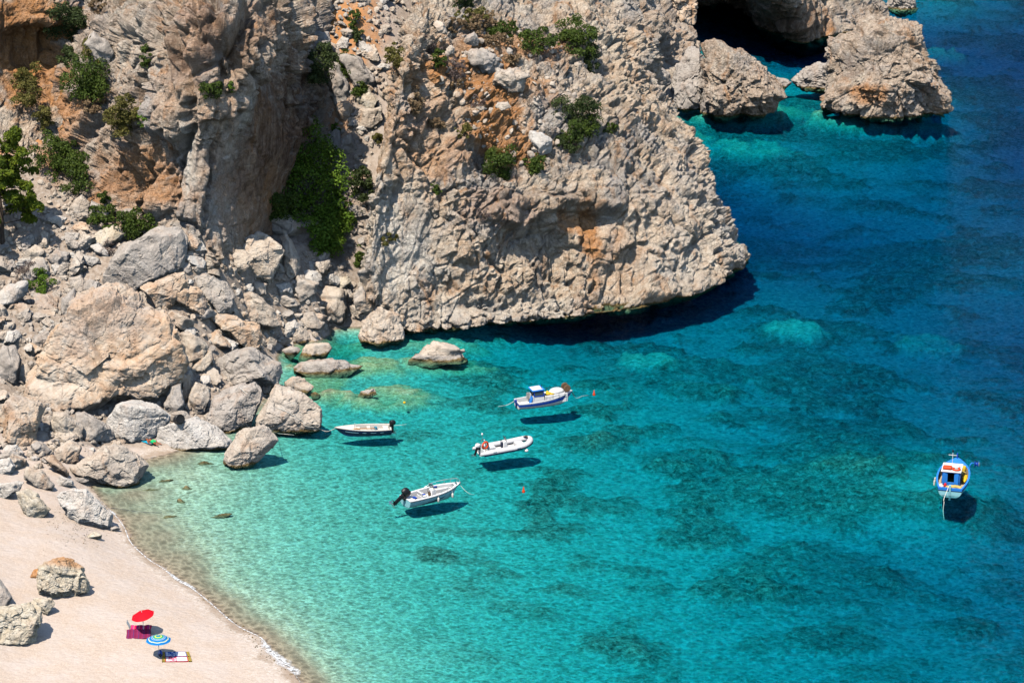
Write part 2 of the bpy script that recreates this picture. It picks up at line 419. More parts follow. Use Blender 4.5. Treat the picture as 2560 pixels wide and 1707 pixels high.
for bx, by, bw, bh, st in ((60, 330, 130, 60, .9), (130, 400, 60, 50, .6), (880, 70, 90, 110, .95), (850, 300, 40, 60, .6), (820, 540, 60, 40, .35), (300, 950, 60, 30, .3), (60, 250, 90, 70, 1)):
    soil = np.maximum(soil, st * smooth(1.2, 0.4, np.hypot((gpx - bx) / bw, (gpy - by) / bh) + 0.5 * fbm(P2 * 0.4, 3, 61)))

# ground materials
def ground_material():
    t = NT('beach_and_scree'); p = t.pos()
    z = t.n('ShaderNodeSeparateXYZ'); t.l(p, z.inputs[0])
    f1 = t.noise(p, 9.0, 5, 0.7); f2 = t.noise(p, 0.5, 4, 0.6); f3 = t.noise(t.mapped(p, (1, 2.2, 1)), 2.2, 4, 0.6)
    sandc = t.ramp(f1, [(0.3, (0.46, 0.35, 0.265)), (0.55, (0.60, 0.48, 0.38)), (0.75, (0.70, 0.60, 0.505))])
    sandc = t.mix(t.ramp(f2, [(0.40, 0), (0.65, 0.45)]), sandc, (0.61, 0.54, 0.485))
    sandc = t.mix(t.ramp(f3, [(0.5, 0), (0.72, 0.28)]), sandc, (0.40, 0.30, 0.22))
    pebb = t.voro(p, 7.0, 'F1', 'Color')
    peb = t.ramp(pebb, [(0.0, (0.42, 0.33, 0.25)), (0.5, (0.58, 0.49, 0.40)), (1.0, (0.74, 0.69, 0.62))])
    # wet and coarse belt along the waterline
    zw = t.math('ADD', z.outputs[2], t.math('MULTIPLY', t.math('SUBTRACT', f2, 0.5), 0.5))
    belt = t.ramp(t.math('ADD', zw, 0.5), [(0.58, 1.0), (0.80, 0.0)])
    col = t.mix(t.math('MULTIPLY', belt, 0.75), sandc, peb)
    wet = t.ramp(t.math('ADD', zw, 0.5), [(0.50, 1.0), (0.62, 0.0)])
    col = t.mix(t.math('MULTIPLY', wet, 0.8), col, (0.36, 0.265, 0.185))
    rub = t.ramp(t.noise(p, 2.4, 6, 0.7), [(0.3, (0.22, 0.165, 0.12)), (0.5, (0.38, 0.30, 0.23)), (0.7, (0.50, 0.44, 0.37))])
    col = t.mix(t.attr('scree'), col, rub)
    col = t.mix(t.attr('soil'), col, t.ramp(f1, [(0.3, (0.46, 0.18, 0.055)), (0.7, (0.62, 0.32, 0.13))]))
    dim = t.voro(t.mapped(p, (1, 1.2, 1)), 2.3, 'SMOOTH_F1')
    h = t.math('ADD', t.math('MULTIPLY', f1, 0.5), t.math('MULTIPLY', f3, 0.8))
    h = t.math('ADD', h, t.math('MULTIPLY', dim, 0.9))
    spk = t.voro(p, 3.1, 'F1'); spc = t.noise(p, 1.3, 2, 0.5)
    col = t.mix(t.math('MULTIPLY', t.ramp(spk, [(0.05, 0.8), (0.10, 0.0)]), t.ramp(spc, [(0.5, 0.0), (0.6, 1.0)])), col, (0.30, 0.25, 0.20))
    return t.done(col, t.ramp(wet, [(0, 0.95), (1, 0.55)]), t.bump(h, 0.55, 0.12), 0.2)
def seabed_material():
    t = NT('seabed_pebbles'); p = t.pos()
    z = t.n('ShaderNodeSeparateXYZ'); t.l(p, z.inputs[0])
    warpn = t.n('ShaderNodeTexNoise'); t.l(p, warpn.inputs['Vector']); warpn.inputs['Scale'].default_value = 1.2
    wv = t.mix(0.25, p, warpn.outputs['Color'])
    cell = t.voro(p, 3.4, 'F1', 'Color'); sepc = t.n('ShaderNodeSeparateColor'); t.l(cell, sepc.inputs[0])
    n1 = t.noise(p, 1.6, 6, 0.72, 0.6); n2 = t.noise(p, 0.20, 4, 0.6, 0.5); n3 = t.noise(p, 5.5, 4, 0.7, 0.3)
    sand = t.ramp(n3, [(0.30, (0.46, 0.42, 0.26)), (0.5, (0.78, 0.71, 0.47)), (0.68, (0.92, 0.88, 0.66))])
    peb = t.ramp(sepc.outputs[0], [(0.0, (0.30, 0.27, 0.19)), (0.5, (0.78, 0.72, 0.49)), (1.0, (0.94, 0.90, 0.70))])  # pebble tints double as painted flecks of wave-focused light
    col = t.mix(0.5, sand, peb)
    col = t.mix(t.ramp(n1, [(0.36, 0.55), (0.5, 0.0)]), col, (0.26, 0.25, 0.15))
    dark = t.ramp(t.math('ADD', t.math('MULTIPLY', n3, 0.5), t.math('MULTIPLY', n1, 0.5)), [(0.36, (0.035, 0.05, 0.035)), (0.5, (0.17, 0.18, 0.12)), (0.64, (0.62, 0.60, 0.46))])
    rf = t.math('MULTIPLY', t.attr('reef'), t.ramp(n1, [(0.34, 1.0), (0.66, 0.55)]))
    col = t.mix(rf, col, dark)
    shf = t.math('MULTIPLY', t.attr('shelf'), t.ramp(n1, [(0.30, 0.45), (0.55, 1.0)]))
    col = t.mix(shf, col, t.ramp(n3, [(0.32, (0.26, 0.21, 0.07)), (0.55, (0.58, 0.49, 0.22)), (0.72, (0.84, 0.78, 0.50))]))
    # wet brown sand in the first decimetres
    zw = t.math('ADD', z.outputs[2], t.math('MULTIPLY', t.math('SUBTRACT', n2, 0.5), 0.12))
    col = t.mix(t.ramp(t.math('ADD', zw, 0.5), [(0.25, 0.0), (0.37, 0.95)]), col, t.ramp(n3, [(0.3, (0.42, 0.305, 0.20)), (0.7, (0.52, 0.40, 0.28))]))
    h = t.math('ADD', t.math('MULTIPLY', n3, 0.5), n1)
    return t.done(col, 0.95, t.bump(h, 0.6, 0.22), 0.05)
M['ground'] = ground_material(); M['seabed'] = seabed_material()
F_all = grid_faces(len(ys), len(xs))
fz = gz[F_all].mean(1); fsc = scree[F_all].mean(1)
def sub_mesh(name, mask, mat, attrs):
    F = F_all[mask]; used = np.unique(F); mp = np.full(len(gz), -1, np.int64); mp[used] = np.arange(len(used))
    me = np_mesh(name, GP[used], mp[F])
    for k, v in attrs.items(): set_attr(me, k, v[used])
    return link(name, me, mat)
at = {'scree': scree, 'soil': soil, 'reef': reef, 'shelf': shelf}
beach = sub_mesh('beach', (fz >= -0.02) & (fsc < 0.5), M['ground'], at)
slope = sub_mesh('scree_slope', (fz >= -0.02) & (fsc >= 0.5), M['ground'], at)
seabed = sub_mesh('seabed', fz < -0.02, M['seabed'], at)
tag(beach, 'pale pinkish sand and fine shingle of the beach in the lower left', kind='structure')
tag(slope, 'rubble and orange soil slope running from the beach up to the cliffs', kind='structure')
tag(seabed, 'pebbly sea floor with dark reefs seen through the clear water', kind='structure')

# ------------------------------------------------------------------ sea: one closed body of water
def water_material():
    t = NT('clear_sea_water'); p = t.pos()
    t.N.remove(t.bsdf)
    w1 = t.noise(t.mapped(p, (0.8, 1.3, 1), (0, 0, 0.25)), 0.9, 4, 0.6, 0.5)
    w2 = t.noise(t.mapped(p, (0.75, 1.4, 1), (0, 0, -0.2)), 3.0, 3, 0.6, 0.3)
    w3 = t.noise(p, 0.10, 3, 0.55)
    h = t.math('ADD', t.math('MULTIPLY', w1, 0.62), t.math('MULTIPLY', w2, 0.20))
    h = t.math('MULTIPLY', h, t.ramp(w3, [(0.3, 0.55), (0.7, 1.15)]))
    nb = t.bump(h, 1.0, 0.42)
    fr = t.n('ShaderNodeFresnel'); fr.inputs['IOR'].default_value = 1.33; t.l(nb, fr.inputs['Normal'])
    fac = t.math('MULTIPLY', fr.outputs[0], 0.045)            # seen as through a polarising filter
    gl = t.n('ShaderNodeBsdfGlossy'); gl.inputs['Roughness'].default_value = 0.06; t.l(nb, gl.inputs['Normal'])
    tr = t.n('ShaderNodeBsdfTransparent')
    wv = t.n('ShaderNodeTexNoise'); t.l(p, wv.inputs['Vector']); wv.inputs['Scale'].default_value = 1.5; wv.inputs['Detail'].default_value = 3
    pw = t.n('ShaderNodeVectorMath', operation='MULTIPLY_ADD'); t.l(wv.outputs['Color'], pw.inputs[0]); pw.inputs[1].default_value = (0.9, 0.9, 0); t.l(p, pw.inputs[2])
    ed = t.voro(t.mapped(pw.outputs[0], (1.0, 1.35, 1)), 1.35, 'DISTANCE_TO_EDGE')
    lens = t.ramp(ed, [(0.0, 1.0), (0.06, 0.88), (0.22, 0.68), (0.6, 0.60)])  # bright net of wave-focused sunlight painted into the transparent colour
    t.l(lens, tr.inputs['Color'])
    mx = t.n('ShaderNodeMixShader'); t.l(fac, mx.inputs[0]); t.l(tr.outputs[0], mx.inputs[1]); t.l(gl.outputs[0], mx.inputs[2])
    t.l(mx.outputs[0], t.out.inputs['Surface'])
    va = t.n('ShaderNodeVolumeAbsorption')
    va.inputs['Density'].default_value = 0.66
    va.inputs['Color'].default_value = (0.0, 0.851, 0.938, 1)
    t.l(va.outputs[0], t.out.inputs['Volume'])
    return t.m
M['water'] = water_material()
_V = np.array([(x, y, z) for z in (-75.0, 0.0) for x, y in ((-3900, -2900), (4400, -2900), (4400, 5900), (-3900, 5900))])
_Fw = np.array([(0, 3, 2, 1), (4, 5, 6, 7), (0, 1, 5, 4), (1, 2, 6, 5), (2, 3, 7, 6), (3, 0, 4, 7)])
sea = link('sea_water', np_mesh('sea_water', _V, _Fw, False), M['water'])
tag(sea, 'clear turquoise sea turning deep blue away from the shore', kind='structure')
# ------------------------------------------------------------------ cliffs: lofted surfaces with broken-rock relief
def cat_rows(A, n, even=False):
    """Catmull-Rom along axis 0; even = samples spread by length instead of by span"""
    R = len(A)
    t = np.linspace(0, R - 1, n)
    if even:
        ln = np.linalg.norm(np.diff(A, axis=0), axis=-1).mean(1); ln = 0.85 * ln / ln.mean() + 0.15
        t = np.interp(np.linspace(0, 1, n), np.concatenate([[0], np.cumsum(ln) / ln.sum()]), np.arange(R))
    t = np.clip(t, 0, R - 1 - 1e-9); i = np.minimum(t.astype(int), R - 2); f = (t - i)[:, None, None]
    g = lambda k: A[np.clip(k, 0, R - 1)]
    p0, p1, p2, p3 = g(i - 1), g(i), g(i + 1), g(i + 2)
    return 0.5 * (2 * p1 + (p2 - p0) * f + (2 * p0 - 5 * p1 + 4 * p2 - p3) * f ** 2 + (3 * p1 - p0 - 3 * p2 + p3) * f ** 3)
def seg_dist(qx, qy, pts):
    d = np.full(len(qx), 1e9)
    for (x0, y0), (x1, y1) in zip(pts[:-1], pts[1:]):
        vx, vy = x1 - x0, y1 - y0
        t = np.clip(((qx - x0) * vx + (qy - y0) * vy) / (vx * vx + vy * vy), 0, 1)
        d = np.minimum(d, np.hypot(qx - x0 - t * vx, qy - y0 - t * vy))
    return d
def rock_detail(P, cfg, seed):
    """displacement in metres: large broken blocks, beds and fractures, with calm faces between rough ones"""
    k = cfg.get('scale', 1.0)
    w = np.stack([perlin(P * 0.5 * k + s, seed + 90 + i) for i, s in enumerate((0, 31, 57))], 1) * 0.25
    Q = (P + w / k)
    d = cfg.get('big', 0.9) * fbm(P * 0.11 * k, 3, seed)
    st = np.array(cfg.get('stretch', (1, 1, 0.5)))
    rot = cfg.get('rot')
    Qs = Q @ np.array(Matrix.Rotation(rot[0], 3, 'Y') @ Matrix.Rotation(rot[1], 3, 'X')) if rot else Q
    m = 0.50 + 0.65 * smooth(-0.25, 0.35, fbm(P * 0.10 * k + 5, 2, seed + 60))
    f0, e0 = facet(Qs * st * 0.15 * k, seed + 8, 0.8)
    f1, e1 = facet(Qs * st ** 0.7 * 0.34 * k, seed + 1, 0.9)
    f2, e2 = facet(Qs * st ** 0.45 * 0.85 * k, seed + 2, 0.9)
    f3, e3 = facet(Q * 2.1 * k, seed + 6, 0.9)
    cr = cfg.get('crack', 0.30)
    f0 = f0 * smooth(0.0, 0.26, e0); f1 = f1 * smooth(0.0, 0.22, e1); f2 = f2 * smooth(0.0, 0.16, e2)      # blocks meet without torn steps
    d = d + 1.35 * cfg.get('f1', 0.75) * f0 - 0.7 * cr * smooth(0.05, 0.0, e0)
    d = d + m * (1.0 * cfg.get('f1', 0.75) * f1 + cfg.get('f2', 0.34) * f2 + cfg.get('f3', 0.15) * f3)
    d = d - 0.9 * cr * smooth(0.08, 0.0, e1) * (0.4 + 0.6 * m) - 0.4 * cr * m * smooth(0.14, 0.0, e2) - 0.05 * m * smooth(0.2, 0.0, e3)
    bed = cfg.get('bed', 0.14)                                                                # tilted beds, stepped
    u = (P @ np.array(cfg.get('dip', (0.45, 0.25, 0.86)))) * 0.26 * k + 0.35 * fbm(P * 0.12, 2, seed + 70)
    d = d + bed * (np.abs((u % 1.0) - 0.3) ** 0.7) * smooth(-0.1, 0.3, perlin(P * 0.09 + 9, seed + 71))
    d = d + m * (cfg.get('ridge', 0.25) * ridged(Qs * st ** 0.5 * 0.6 * k, 2, seed + 3) + cfg.get('fine', 0.10) * fbm(P * 2.4 * k, 2, seed + 4))
    return d
def loft(name, cols, nr, nc, cfg, seed, paints=(), dents=(), cracks=(), mat=None, keep=None):
    A = np.array([[PY(*p) if len(p) == 3 else WZ(p[0], p[1], 0.0) for p in c] for c in cols])   # (C,R,3)
    A = A.transpose(1, 0, 2)                                                                  # (R,C,3)
    if cfg.get('undercut'): A[0] = A[1] + np.array([0, 3.5, -3.0])
    G = cat_rows(A, nr, True); G = cat_rows(G.transpose(1, 0, 2), nc, True).transpose(1, 0, 2)
    P = G.reshape(-1, 3)
    if cfg.get('undercut'):
        P[:, 1] += np.maximum(0, 0.2 - P[:, 2]) * 1.3
    du = np.gradient(G, axis=1); dv = np.gradient(G, axis=0)
    Nn = np.cross(du, dv); 
    # smooth the normals so the relief does not fold
    Nn /= np.linalg.norm(Nn, axis=2, keepdims=True) + 1e-9
    if (Nn.reshape(-1, 3) * (ORG - P)).sum(1).mean() < 0: Nn = -Nn
    def blur(X, r):
        for ax in (0, 1):
            pad = [(0, 0)] * X.ndim; pad[ax] = (r + 1, r)
            cs_ = np.cumsum(np.pad(X, pad, mode='edge'), axis=ax); n_ = X.shape[ax]
            X = (np.take(cs_, range(2 * r + 1, 2 * r + 1 + n_), axis=ax) - np.take(cs_, range(0, n_), axis=ax)) / (2 * r + 1)
        return X
    Nn = blur(blur(Nn, 14), 14); Nn /= np.linalg.norm(Nn, axis=2, keepdims=True) + 1e-9
    Nf = Nn.reshape(-1, 3)
    px, py = project(P)
    d = rock_detail(P, cfg, seed)
    rough = np.ones(len(P))
    for (bx, by, rx, ry, am) in cfg.get('calm', ()):
        rough = rough * (1 - am * smooth(1.2, 0.6, np.hypot((px - bx) / rx, (py - by) / ry)))
    d = d * rough * np.where(py < -25, 0.35, 1.0)
    if cfg.get('undercut'): d = np.where(P[:, 2] < 0.15, np.minimum(d, 0.45), d)
    for (bx, by, rx, ry, ang, dep) in dents:
        c, s = math.cos(RAD(ang)), math.sin(RAD(ang))
        ux = ((px - bx) * c + (py - by) * s) / rx; uy = (-(px - bx) * s + (py - by) * c) / ry
        q = np.sqrt(ux * ux + uy * uy) + 0.22 * fbm(P * 0.5, 2, seed + 40)
        d = d + dep * smooth(1.25, 0.55, q)
    for pts, wd, dep in cracks:
        q = seg_dist(px + 10 * fbm(P * 0.7, 2, seed + 44), py + 10 * fbm(P * 0.7, 2, seed + 45), pts)
        d = d - dep * smooth(wd, wd * 0.25, q)
    d = d - cfg.get('inset', 0.0)
    for _ in range(cfg.get('soft', 1)):
        d = 0.55 * d + 0.45 * blur(d.reshape(nr, nc), 1).ravel()
    V = P + Nf * d[:, None]
    me = np_mesh(name, V, grid_faces(nr, nc), False)
    for key in ('ochre', 'pale', 'dark'):
        v = np.zeros(len(P))
        for (kk, bx, by, rx, ry, ang, st) in paints:
            if kk != key: continue
            c, s = math.cos(RAD(ang)), math.sin(RAD(ang))
            ux = ((px - bx) * c + (py - by) * s) / rx; uy = (-(px - bx) * s + (py - by) * c) / ry
            q = np.sqrt(ux * ux + uy * uy) + 0.45 * fbm(P * 0.45, 3, seed + 50) + 0.2 * fbm(P * 2, 2, seed + 51)
            v = np.maximum(v, st * smooth(1.15, 0.45, q))
        set_attr(me, key, v)
    o = link(name, me, mat or M['rock'])
    return o

# --- headland on the right of the gully
Cc = [
 [(950,840,282),(948,790,280),(940,640,283),(955,470,287),(990,330,290),(1010,200,293),(1030,110,296),(1045,40,300),(1050,-120,312)],
 [(912,858,264),(908,832,262.6),(912,700,263.5),(920,580,265),(926,470,266.5),(955,380,268.5),(982,270,271),(1012,128,274),(1035,30,286),(1045,-130,302)],
 [(1000,870,265.5),(1000,838),(1000,720,264.6),(1000,600,266),(1000,480,267.5),(1030,380,270),(1052,270,273.5),(1085,135,279),(1110,20,289),(1120,-130,304)],
 [(1100,855,266.5),(1100,828),(1100,720,266.2),(1105,620,267.6),(1110,510,269),(1130,400,272),(1150,280,277),(1180,140,283.5),(1200,20,292),(1210,-130,306)],
 [(1220,840,268),(1220,814),(1220,720,268.3),(1225,630,269.6),(1230,505,271.2),(1260,400,275),(1280,280,280),(1300,150,286.5),(1310,20,296),(1320,-130,310)],
 [(1360,830,270.5),(1360,802),(1352,715,270.4),(1350,610,271.6),(1350,478,272.8),(1380,390,277),(1400,280,282),(1410,160,288.5),(1430,20,298),(1440,-130,312)],
 [(1500,818,273),(1500,788),(1500,700,273),(1498,600,274.2),(1490,465,276.2),(1500,380,281),(1520,290,285.5),(1522,195,290.5),(1530,70,300),(1540,-100,314)],
 [(1640,800,276),(1640,770),(1640,680,275.8),(1632,580,277),(1622,460,279.4),(1622,380,284),(1612,310,288),(1602,240,292),(1600,160,300),(1600,20,314)],
 [(1760,760,279),(1760,728),(1752,650,279.8),(1742,570,281.5),(1722,470,284.5),(1702,400,288),(1682,335,291.5),(1655,270,295),(1632,210,303),(1620,100,315)],
 [(1880,690,287.5),(1872,656),(1845,600,288.2),(1815,530,289.3),(1787,450,291.5),(1757,385,293.5),(1737,328,295.5),(1698,278,298),(1652,236,306),(1630,150,316)],
 [(1850,660,300),(1840,622,299),(1822,565,300),(1792,508,301),(1752,435,302),(1722,365,304),(1702,315,306),(1667,266,308),(1632,228,313),(1615,160,320)],
]
Cc[0] = [(955,860,282)] + Cc[0]
headland = loft('headland_cliff', Cc, 480, 580,
    dict(undercut=True, inset=0.3, scale=1.0, big=0.8, f1=1.0, f2=0.72, crack=0.50, ridge=0.22, fine=0.09, stretch=(1.1, 1.1, 0.36), rot=(0.5, 0.3), f3=0.38,
         calm=[(1000, 590, 95, 130, .65), (950, 330, 50, 150, .5)]), 100,
    paints=[('ochre',1190,190,190,75,10,1.0),('ochre',1240,300,110,100,30,1.0),('ochre',1300,370,80,60,20,.95),('ochre',1130,120,70,40,0,.6),('ochre',1080,400,120,60,0,.55),
            ('ochre',1480,590,34,90,-5,.95),('ochre',1440,555,45,30,30,.75),('ochre',1490,680,20,60,0,.6),('ochre',1330,200,90,30,20,.5),('ochre',1470,760,40,30,0,.5),
            ('ochre',1050,330,110,130,0,.4),('pale',1000,620,110,160,0,1.0),('pale',1220,770,330,50,-3,.55),('pale',1680,650,110,90,0,.5),('ochre',1290,105,170,45,5,.8),('pale',950,520,50,80,0,.6),('pale',1010,740,90,80,0,.4),('pale',1780,520,80,150,-25,.35),('pale',1600,600,60,120,0,.3),
            ('dark',1060,540,70,60,0,.35),('dark',1430,500,170,36,6,.5),('ochre',1250,520,120,60,10,.35),('ochre',1560,640,60,90,0,.3),('dark',1370,650,40,80,20,.35)],  # last dark patch paints shade into the deep hollow; others are rock colour
    dents=[(1375,640,60,95,-18,-1.9),(1480,545,80,40,15,-1.3),(1250,610,90,60,10,-0.9),(1150,600,60,50,0,0.7),(1560,700,55,70,10,-1.0),(1300,760,150,20,0,-0.8),(1640,760,80,18,-10,-1.0),
           (1090,330,30,60,10,-.8),(1240,400,60,40,40,-.8),(1160,380,40,70,25,.7),(1400,510,160,22,4,.9),(1290,540,60,30,20,.6),(1740,640,30,80,15,-.8),(1200,250,40,25,10,.6),(1310,230,50,35,0,.9)],
    cracks=[([(985,300),(1005,400),(1000,470),(975,540),(965,600)],9,.5),([(1100,430),(1140,530),(1230,560)],9,.4),([(1420,560),(1445,660),(1440,760)],10,.6),([(1570,420),(1600,560),(1590,700)],9,.5),
            ([(1540,260),(1560,340),(1620,420),(1700,560)],9,.5),([(1680,420),(1760,560),(1800,660)],9,.45)])
tag(headland, 'rugged pale limestone headland dropping steeply into the sea in the middle', kind='structure')

# --- left cliff with the overhanging stained wall
Ac = [
 [(60,420,283),(70,345,283),(90,260,284),(110,180,285),(150,90,287),(170,-20,291),(180,-90,300)],
 [(150,400,270),(150,330,271),(155,250,272),(175,170,273),(200,90,276),(212,0,280),(222,-60,292)],
 [(262,540,262),(258,470,263),(255,390,264.5),(272,290,266),(300,190,268),(302,60,271),(310,-50,284)],
 [(375,600,258),(370,540,259),(365,440,260),(372,330,261),(392,220,261.6),(402,80,263.6),(410,-60,272)],
 [(472,660,255.6),(470,600,256.2),(470,480,257.2),(462,370,257.8),(472,250,257.3),(482,90,259.6),(490,-60,268)],
 [(545,700,256.5),(540,635,257.2),(535,520,258.2),(530,400,258.2),(540,260,257.2),(560,100,258.6),(570,-60,266)],
 [(612,700,261.5),(610,635,262),(612,530,262.8),(622,400,262.6),(632,250,261),(650,100,260.5),(650,-60,272)],
 [(660,660,267.5),(660,600,268),(682,490,269),(712,370,270),(722,230,270.2),(722,80,270.6),(720,-60,279)],
 [(705,580,275),(712,520,275.2),(745,420,277),(775,320,278.6),(782,230,279.6),(768,90,280.4),(758,-60,288)],
 [(745,480,283),(755,420,283.4),(785,350,285),(800,290,286.4),(804,220,287.4),(796,90,288.4),(786,-60,294)],
 [(775,440,298),(785,380,298),(812,320,299),(822,250,299),(822,180,299),(812,80,299),(802,-60,302)],
]
left_cliff = loft('overhanging_cliff', Ac, 430, 400,
    dict(soft=1, scale=0.85, big=0.8, f1=1.7, f2=0.90, crack=0.75, ridge=0.20, fine=0.08, f3=0.34, stretch=(1.0, 1.0, 0.36), rot=(0.2, 0.0),
         calm=[(640, 440, 120, 230, .72), (560, 560, 70, 90, .5), (440, 220, 60, 90, .4)]), 200,
    paints=[('ochre',80,150,120,160,0,1.0),('ochre',170,300,60,90,0,.9),('ochre',330,450,120,110,20,.75),('ochre',420,480,60,70,0,.7),('ochre',280,330,60,60,0,.5),('ochre',640,60,60,70,0,.35),('ochre',470,160,80,140,10,.28),
            ('dark',735,290,60,170,12,1.0),('dark',680,330,50,180,14,.85),('dark',620,360,30,170,12,.6),('dark',450,110,22,120,6,.55),('dark',540,90,24,110,8,.6),('dark',610,110,26,110,8,.6),('dark',690,60,40,70,0,.5),('dark',350,150,16,120,8,.45),('ochre',500,130,60,130,8,.45),('ochre',580,180,60,90,10,.4),('ochre',660,450,130,230,12,.55),('pale',600,300,40,160,10,.5),('pale',465,400,24,110,0,.9),('pale',560,560,60,90,0,.35),('pale',330,90,60,120,0,.45),('pale',250,330,70,60,0,.5),('pale',410,550,40,50,0,.5)],  # stains on the overhang, with its shade and paler lit edge painted in
    dents=[(330,470,45,80,10,-1.6),(400,420,35,90,0,-1.3),(560,270,60,26,-20,.9),(430,300,70,50,0,.8),(470,150,26,60,8,-1.0),(590,130,24,80,10,-.9),(300,140,30,110,15,-.6),(500,440,22,90,5,.9),(80,120,60,80,0,-1.8),(230,90,30,60,30,.8)],
    mat=M['rock_grey'], cracks=[([(383,0),(385,120),(350,250),(365,330)],14,1.5),([(455,0),(470,160),(480,250)],13,1.3),([(540,20),(560,190)],13,1.2),([(475,260),(480,330),(440,420),(430,540)],16,1.6),([(600,170),(590,260),(530,420),(500,600)],10,.7),([(500,0),(520,120)],10,1.0),([(640,20),(620,150)],10,.9),([(330,40),(340,180)],10,.8),([(300,330),(350,420),(340,540)],14,1.2),([(420,330),(400,440)],12,1.0)])
tag(left_cliff, 'tall grey and rust limestone cliff with a smooth brown overhang above the scree', kind='structure')

# --- orange earth bank in the top left corner
Ec = [
 [(-260,460,258),(-260,400,261),(-260,300,264),(-260,190,267),(-260,80,270),(-260,-160,280)],
 [(-80,480,262),(-80,390,265),(-80,290,267.5),(-80,180,270),(-80,70,272),(-80,-160,282)],
 [(20,440,264),(20,320,269),(20,220,272),(25,120,274),(30,40,273.5),(40,-160,284)],
 [(110,420,267),(110,300,270.5),(110,200,274),(115,110,276),(120,40,274.5),(130,-160,286)],
 [(180,400,269),(180,280,271.5),(180,190,274),(185,110,276),(190,20,278),(200,-160,288)],
]
earth = loft('earth_bank', Ec, 190, 170, dict(scale=1.3, big=0.7, f1=0.9, f2=0.5, crack=.35, ridge=.3, fine=.16), 250,
    paints=[('ochre',60,130,190,170,0,1.0),('dark',20,60,60,90,0,.35)], dents=[(85,120,55,60,0,-1.6),(30,60,30,60,0,-1.2),(120,40,60,26,30,1.0)])
tag(earth, 'crumbling orange earth bank in the top left corner', kind='structure')

# --- dark cliff at the head of the gully
Hc = [
 [(700,300,305),(700,150,306),(700,20,306),(700,-140,308)],
 [(745,260,300),(745,140,301),(745,10,301),(745,-140,303)],
 [(800,220,303),(800,120,303.5),(798,0,304),(795,-140,305)],
 [(830,200,312),(828,110,312),(825,0,312),(820,-140,313)],
]
gcliff = loft('gully_cliff', Hc, 90, 80, dict(big=.5, f1=.6, f2=.25, fine=.08), 270, paints=[('dark',770,60,60,120,0,.4)])  # dark patch puts the wall's shade into its colour
tag(gcliff, 'shaded blue grey rock wall at the head of the gully', kind='structure')

# --- spur behind the headland
Dc = [
 [(1400,330,352),(1380,200,352),(1340,60,350),(1290,-60,350),(1250,-220,352)],
 [(1520,320,350),(1500,200,349),(1450,70,347),(1390,-50,348),(1350,-220,352)],
 [(1610,305,351),(1600,200,351),(1560,70,351),(1500,-50,353),(1450,-220,358)],
 [(1665,292,353),(1665,190,354.5),(1632,70,356),(1580,-50,359),(1530,-220,364)],
 [(1720,284,356),(1705,190,358),(1672,85,361),(1618,-20,365),(1580,-220,371)],
 [(1745,270,364),(1735,190,366),(1700,90,369),(1640,-20,373),(1600,-220,378)],
 [(1740,230,384),(1735,160,385),(1705,70,386),(1660,-30,388),(1620,-220,392)],
]
spur = loft('spur_cliff', Dc, 260, 280, dict(undercut=True, scale=.85, big=1.1, f1=1.1, f2=.5, crack=.4, ridge=.6, fine=.14, stretch=(1,1,.4), rot=(0.6,0.2)), 300,
    paints=[('ochre',1590,150,60,40,30,.6),('ochre',1460,50,60,30,30,.55),('dark',1660,150,40,60,0,.4)],  # dark patch paints shade onto the steep face
    mat=M['rock_grey'],
    dents=[(1665,150,35,55,10,-2.2),(1560,130,30,90,-35,-1.4),(1480,60,20,90,-40,-1.2)], cracks=[([(1440,20),(1520,120),(1570,200)],9,.9),([(1590,40),(1625,150),(1640,240)],9,.9)])
tag(spur, 'steep limestone spur descending behind the headland towards the sea cave', kind='structure')

# --- far cliff with the sea cave
Fc = [
 [(1640,200,398),(1640,120,399),(1640,60,398),(1640,0,396),(1640,-60,396),(1640,-220,402)],
 [(1730,170,424),(1730,120,425),(1725,70,424),(1720,10,410),(1715,-60,392),(1710,-220,404)],
 [(1800,160,432),(1800,120,434),(1800,60,433),(1800,10,424),(1790,-60,392),(1780,-220,406)],
 [(1875,160,428),(1875,125,430),(1872,70,426),(1860,5,408),(1850,-60,388),(1840,-220,404)],
 [(1925,165,404),(1920,130,404),(1905,80,400),(1890,10,392),(1880,-60,385),(1870,-220,394)],
 [(2005,165,392),(2005,134,392),(2000,80,391),(1985,10,387),(1970,-60,384),(1950,-220,394)],
 [(2030,150,389),(2035,122,391),(2030,70,392),(2025,10,393),(2020,-60,398),(2000,-220,408)],
 [(2090,140,392),(2090,112,394),(2085,60,395.5),(2080,10,398),(2070,-60,402),(2060,-220,412)],
 [(2185,120,398),(2190,95,400),(2175,50,401.5),(2165,10,405),(2150,-60,410),(2130,-220,418)],
 [(2225,80,420),(2225,60,421),(2215,20,422),(2205,-10,424),(2190,-60,428),(2170,-220,432)],
]
farcliff = loft('cave_cliff', Fc, 220, 300, dict(undercut=True, scale=.8, big=.9, f1=1.0, f2=.5, crack=.35, ridge=.5, fine=.14, calm=[]), 340,
    paints=[('ochre',2060,60,25,60,0,.5),('ochre',1960,60,80,80,0,.35),('dark',1980,60,70,60,0,.7),('dark',1830,60,90,80,0,.7)], mat=M['rock_grey'], cracks=[([(2055,10),(2060,110)],8,.8),([(2020,0),(2030,110)],8,1.0)])  # dark patches paint the shade of the cave into the rock colour
tag(farcliff, 'far limestone cliff with a dark sea cave at the top of the view', kind='structure')
